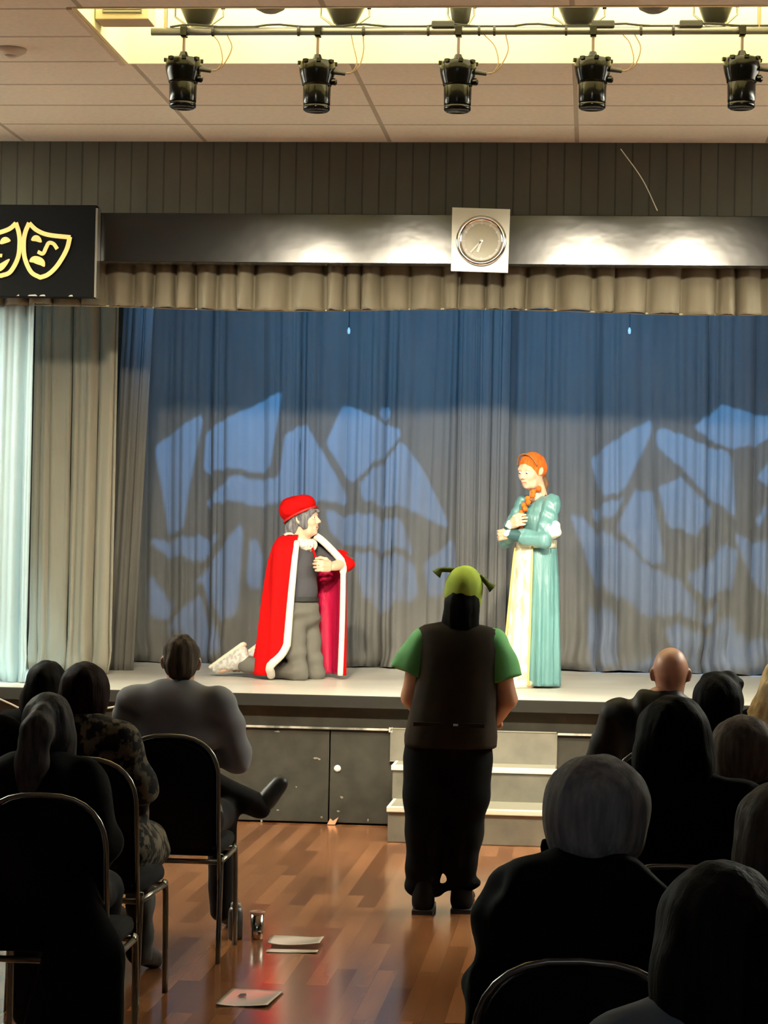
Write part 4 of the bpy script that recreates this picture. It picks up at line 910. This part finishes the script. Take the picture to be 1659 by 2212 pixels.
blob('body', join(s.mesh(.012), apply(head_vf(.005), hm), hand_at(J[-1]['Wr'], (.95, -.25, .05), (0, -1, 0), True, .75, 1.05), hand_at(J[1]['Wr'], (0, -.1, -1), (-1, 0, 0), False, .4)), SKIN_L, t)
eyes(t, hm)
s = SDF(.01); s.cap((-.02, .089, .047), .005, (.02, .089, .047), .005); blob('lips', apply(s.mesh(.003), hm), LIPM, t)
s = SDF(.02); tor(s, .014); blob('shirt', s.mesh(.010, folds(.004, 26, 3)), m_tee, t)
s = SDF(.02); leg(s, .022)
for q in (-1, 1): s.cap(J[q]['K'], .072, J[q]['A'], .058)
s.cut((0, 0, -1), -.004); blob('trousers', s.mesh(.010, folds(.007, 28, 5)), m_jean, t)
obj('belt', lt([(.160, .42+.115), (.166, .42+.115), (.166, .42+.145), (.160, .42+.145)], 40), mat('belt_black', (.02, .02, .02), .4), t).scale = (1, .82, 1)
m_shoe = mat('trainer_grey', (.50, .48, .45), .6, var=((30, 30, 30), (.75, .73, .70), 2, .45, .6)); m_sole = mat('trainer_sole', (.85, .82, .66), .6)
for q in (-1, 1):
    x = q*.125; s = SDF(.02)     # foot bent up on its toes: toe back on the floor, heel raised
    A, T = np.array((x, -.37, .175)), np.array((x, -.57, .055)); s.cap(A, .045, T, .036).cap(A+(0, .02, -.06), .048, A*.4+T*.6+(0, .02, -.02), .040)
    s.cut((0, 0, -1), -.002); h = blob('trainer', s.mesh(.008), m_shoe, t)
    s = SDF(.012); d_ = (T-A)/np.linalg.norm(T-A); nrm = np.array((0, -d_[2], d_[1])); nrm = -nrm if nrm[2] < 0 else nrm
    s.cap(A-d_*.035+nrm*.038, .020, T+d_*.03+nrm*.028, .017, sc=(2.0, 1, 1)); blob('sole', s.mesh(.007), m_sole, h)
# cape
PHN, PVN = 110, 46
def cape_pt(u, v, off=0.0):
    z = .985 - .955*v
    pr = math.radians(66 + 14*v + 26*max(0, v-.78)/.22*v); pl = math.radians(333)
    ph = pr + (pl-pr)*u
    # half sizes of the shape at this height: neck, shoulders, then hanging
    if v < .09: k = (v/.09)**.5; a, b = .100+.150*k, .100+.045*k
    elif v < .20: k = (v-.09)/.11; a, b = .25+.012*k, .145+.03*k
    else: k = (v-.20)/.80; a, b = .26+.03*k, .175+.105*k
    r = 1/math.sqrt((math.sin(ph)/a)**2 + (math.cos(ph)/b)**2)
    # cloth carried out over the raised left arm
    w = max(0., 1-abs((math.degrees(ph)-322)/62.))**.8
    ext = .315 if v > .19 else .10 + .215*(v/.19)**.85
    r = r*(1-w) + max(r, ext)*w
    fold_ = (.006 + .026*v)*math.sin(ph*11+2*v+.8) + (.012*v)*math.sin(ph*19+1.3)
    if w > 0: fold_ *= (1-.6*w)
    r += fold_ + off
    return np.array((r*math.sin(ph), r*math.cos(ph), z - .006*w*0))
def cape_mesh(off): 
    P = [cape_pt(i/PHN, j/PVN, off) for i in range(PHN+1) for j in range(PVN+1)]
    F = [(i*(PVN+1)+j, (i+1)*(PVN+1)+j, (i+1)*(PVN+1)+j+1, i*(PVN+1)+j+1) for i in range(PHN) for j in range(PVN)]
    return P, F
cp = pyd('cape', *cape_mesh(.006), m_red, t, True); md = cp.modifiers.new('t', 'SOLIDIFY'); md.thickness = .005; md.offset = 0
ln_ = pyd('lining', *cape_mesh(-.002), m_mag, cp, True); md = ln_.modifiers.new('t', 'SOLIDIFY'); md.thickness = .003; md.offset = 0
# the bunched cloth over the elbow
s = SDF(.03); s.cap((-.19, .265, .80), .058, (-.205, .235, .82), .060).cap((-.20, .22, .80), .066, (-.18, .06, .86), .06)
blob('cape_sleeve', s.mesh(.008, folds(.006, 40, 4)), m_red, cp)
e0 = [cape_pt(0, j/40.) for j in range(2, 41)]; e1 = [cape_pt(1, j/40.) for j in range(0, 41)]
bm = bmesh.new(); tube(bm, e0, [.021 + .008*(i/len(e0)) for i in range(len(e0))], 10)
obj('fur_trim', bm, m_fur, cp, True)
bm = bmesh.new(); tube(bm, e1, [.020 if i > 10 else .026 for i in range(len(e1))], 10); obj('fur_trim', bm, m_fur, cp, True)
s = SDF(.02); [s.cap((.095*math.sin(a), .075*math.cos(a)+.005, .945-.03*math.cos(a)), .034, (.095*math.sin(a+.4), .075*math.cos(a+.4)+.005, .945-.03*math.cos(a+.4)), .034) for a in np.arange(0, 6.2, .4)]
blob('fur_collar', s.mesh(.008, streak(.005, 120, 2)), m_fur, cp)
obj('tie', tb(smoothpath([(.03, .115, .90), (.02, .13, .85), (.0, .14, .80)]), .008, 6), m_red, cp)
# hair and cap
s = SDF(.02); s.ell((0, -.02, .125), (.088, .108, .085)).ell((0, -.075, .06), (.075, .06, .062)).cap((.06, .02, .12), .03, (.072, .03, .06), .022, k=.02).cap((-.06, .02, .12), .03, (-.072, .03, .06), .022, k=.02).cap((-.04, .07, .155), .028, (.04, .07, .155), .028, k=.02).ell((0, -.11, .03), (.05, .04, .045))
s.ell((0, .125, .085), (.075, .075, .075), op='-', k=.015); blob('hair', apply(s.mesh(.006, streak(.005, 95, 7)), hm), hair_mat('hair_grey_dark', (.09, .09, .10), .6, (.22, .22, .23)), t)
s = SDF(.02); s.ell((0, -.045, .195), (.108, .130, .075), rot_xyz(.35, 0, 0)).ell((0, -.075, .190), (.10, .10, .085)).cut((0, .38, -1), -.142)
h = blob('cap', apply(s.mesh(.006, folds(.003, 45, 9)), hm), m_red, t)
obj('cap_band', tb([hm @ Vector((.100*math.sin(a), .118*math.cos(a)-.026, .146 + .38*(.118*math.cos(a)-.026)+.006)) for a in np.linspace(0, 2*PI, 40)], .009, 8), mat('band_red', (.45, .01, .01), .5), h, True)

# ================================================================== person in the teal gown
c = PZ(1153, 1484, HS)
GZ = math.radians(90 + 38)
t = thing('person', 'red-haired person in long teal gown with cream front panel standing on the stage', 'person', (c[0], c[1], HS), GZ)
m_teal = mat('gown_teal', (.10, .235, .24), .36, sheen=.3, spec=.6, bump=((24, 24, 5), .6, .02)); m_cream = mat('panel_cream', (.84, .82, .64), .42, sheen=.2, var=((16, 16, 12), (.52, .50, .34), 2, .50, .60)); m_gold2 = mat('edging_gold', (.85, .66, .22), .35, .4); m_puff = mat('puff_white', (.85, .82, .72), .7); m_cuff = mat('cuff_dark_teal', (.02, .07, .075), .5)
hm = head_matrix((0, .035, 1.375), -.22, 0, .22, 1.0)
G = {q: dict(S=(q*.155, -.01, 1.255), E=(q*.215, .10, 1.00), Wr=(-q*.01, .225, 1.05 + (.06 if q > 0 else 0))) for q in (-1, 1)}
s = SDF(.02)
s.ell((0, 0, 1.12), (.145, .10, .16)).cap((-.12, -.01, 1.25), .052, (.12, -.01, 1.25), .052, k=.05).ell((0, 0, .96), (.125, .095, .14)).ell((0, -.01, .83), (.130, .10, .12)).cap((0, 0, 1.26), .050, (0, .012, 1.38), .047, k=.04)
for q in (-1, 1):
    s.chain([G[q]['S'], G[q]['E'], G[q]['Wr']], [.048, .040, .028], k=.02).chain([(q*.08, 0, .80), (q*.08, .01, .43), (q*.08, -.01, .07)], [.078, .052, .036]).cap((q*.08, -.01, .05), .034, (q*.10, .13, .03), .026)
blob('body', join(s.mesh(.012), apply(head_vf(.005), hm), hand_at(G[1]['Wr'], (-.9, .1, .25), (0, -1, 0), False, .5), hand_at(G[-1]['Wr'], (.9, .1, -.1), (0, -1, 0), True, .5)), SKIN_L, t)
eyes(t, hm, (0, -.004))
s = SDF(.01); s.cap((-.02, .089, .047), .005, (.02, .089, .047), .005); blob('lips', apply(s.mesh(.003), hm), LIPM, t)
# gown: skirt loft with pleats + bodice
def gown_row(z): 
    k = max(0, min(1, (.98-z)/.98))
    return .140 + .052*k**.5, .118 + .042*k**.5
def gown_pt(th, z, off=0):
    a, b = gown_row(z); k = max(0, (.98-z)/.98)
    w = 1 + (.05*math.sin(12*th+.5) + .035*math.sin(19*th+1.2+1.5*z))*min(1, k*1.6)
    return ((a+off)*w*math.sin(th), (b+off)*w*math.cos(th) - .01, z)
N1, N2 = 120, 40
P = [gown_pt(2*PI*i/N1, .015 + .985*j/N2) for j in range(N2+1) for i in range(N1)]
F = [(j*N1+i, j*N1+(i+1) % N1, (j+1)*N1+(i+1) % N1, (j+1)*N1+i) for j in range(N2) for i in range(N1)]
g = pyd('gown_skirt', P, F, m_teal, t, True); md = g.modifiers.new('t', 'SOLIDIFY'); md.thickness = .006; md.offset = 1
def patch(name, t0, t1, z0_, z1_, off, m, par, n=24, flare=0):
    P = [gown_pt(t0+(t1-t0)*i/n, z0_+(z1_-z0_)*j/30, off + flare*(1-j/30)**2) for j in range(31) for i in range(n+1)]
    F = [(j*(n+1)+i, j*(n+1)+i+1, (j+1)*(n+1)+i+1, (j+1)*(n+1)+i) for j in range(30) for i in range(n)]
    o = pyd(name, P, F, m, par, True); md = o.modifiers.new('t', 'SOLIDIFY'); md.thickness = .005; md.offset = 1; return o
patch('front_panel', -.62, .62, .02, .97, .012, m_cream, g, flare=.02)
for q in (-1, 1):
    pts = [Vector(gown_pt(q*.63, .02+.95*j/30, .018 + .02*(1-j/30)**2)) for j in range(31)]
    obj('gold_edging', tb(pts, .008, 8), m_gold2, g, True)
s = SDF(.02); s.ell((0, 0, 1.12), (.162, .120, .17)).cap((-.125, -.01, 1.245), .062, (.125, -.01, 1.245), .062, k=.05).ell((0, 0, .98), (.142, .118, .14))
s.cap((0, .0, 1.40), .075, (0, .09, 1.30), .055, op='-', k=.02)
b_ = blob('bodice', s.mesh(.009, folds(.004, 30, 6)), m_teal, t)
for q in (-1, 1):
    S_, E_, W_ = map(np.array, (G[q]['S'], G[q]['E'], G[q]['Wr']))
    s = SDF(.02); s.chain([S_, S_*.3+E_*.7], [.068, .066], k=.02); blob('upper_sleeve', s.mesh(.009, folds(.005, 34, 8)), m_teal, b_)
    s = SDF(.02); s.ell(S_*.30+E_*.70+np.array((q*.016, -.03, -.0)), (.072, .070, .066)); blob('sleeve_puff', s.mesh(.009, folds(.006, 60, 4)), m_puff, b_)
    s = SDF(.02); s.chain([E_+(0, 0, .01), E_*.35+W_*.65], [.060, .046]); blob('lower_sleeve', s.mesh(.008, folds(.005, 40, 5)), m_teal, b_)
    s = SDF(.02); s.chain([E_*.36+W_*.64, E_*.08+W_*.92], [.048, .040]); blob('cuff', s.mesh(.008), m_cuff, b_)
    s = SDF(.02); p_ = E_*.02+W_*.98; s.ell(p_, (.042, .042, .030)); blob('cuff_frill', s.mesh(.008, folds(.005, 80, 5)), m_puff, b_)
obj('collar_band', tb([(.075*math.sin(a), .062*math.cos(a)+.012, 1.292-.03*math.cos(a)) for a in np.linspace(0, 2*PI, 30)], .007, 8), mat('collar_dark', (.08, .03, .02), .5), b_, True)
bm = bmesh.new(); P = [[], []]
obj('belt', lt([(.146, .955), (.152, .955), (.153, 1.012), (.147, 1.012)], 48), m_cream, t, True).scale = (1.03, .86, 1)
for q in (-1, 1):
    x = q*.075; s = SDF(.02); s.cap((x, .09, .028), .036, (x+q*.02, .23, .024), .030).cut((0, 0, -1), -.0); blob('shoe', s.mesh(.008), mat('shoe_cream', (.85, .80, .66), .5), t)
# hair: orange cap of hair with braid in front, thin brown tail behind
m_org = hair_mat('hair_orange', (.52, .10, .018), .5, (.66, .17, .03))
s = SDF(.02); s.ell((0, -.022, .140), (.085, .104, .098)).ell((0, -.075, .11), (.068, .055, .065)); s.ell((0, .115, .080), (.084, .080, .092), op='-', k=.015).cut((0, 0, -1), -.05)
for q in (-1, 1): s.ell((q*.098, .0, .098), (.022, .026, .034), op='-', k=.01)
h = blob('hair', apply(s.mesh(.006, streak(.002, 90, 4)), hm), m_org, t)
obj('headband', tb([hm @ Vector((.087*math.cos(a), .030+.02*math.sin(a), .140+.098*math.sin(a))) for a in np.linspace(.1, PI-.1, 20)], .006, 8), mat('headband', (.28, .12, .03), .5), h, True)
s = SDF(.012)
P = smoothpath([(-.062, .04, 1.36), (-.066, .115, 1.29), (-.05, .145, 1.22), (-.03, .15, 1.14), (-.02, .155, 1.08)], 3)
for i, p in enumerate(P):
    s.ell(p + np.array((.015 if i % 2 else -.015, .004, 0)), (.021, .019, .022), k=.003)
blob('braid', s.mesh(.0055), m_org, h)
s = SDF(.02); q0 = hm @ Vector((0, -.10, .06)); s.chain([tuple(q0), (q0[0], q0[1]-.03, q0[2]-.06), (q0[0], q0[1]-.005, q0[2]-.17)], [.030, .026, .012]); blob('ponytail', s.mesh(.007, streak(.003, 90, 3)), hair_mat('hair_tail_brown', (.10, .055, .03), .5), t)
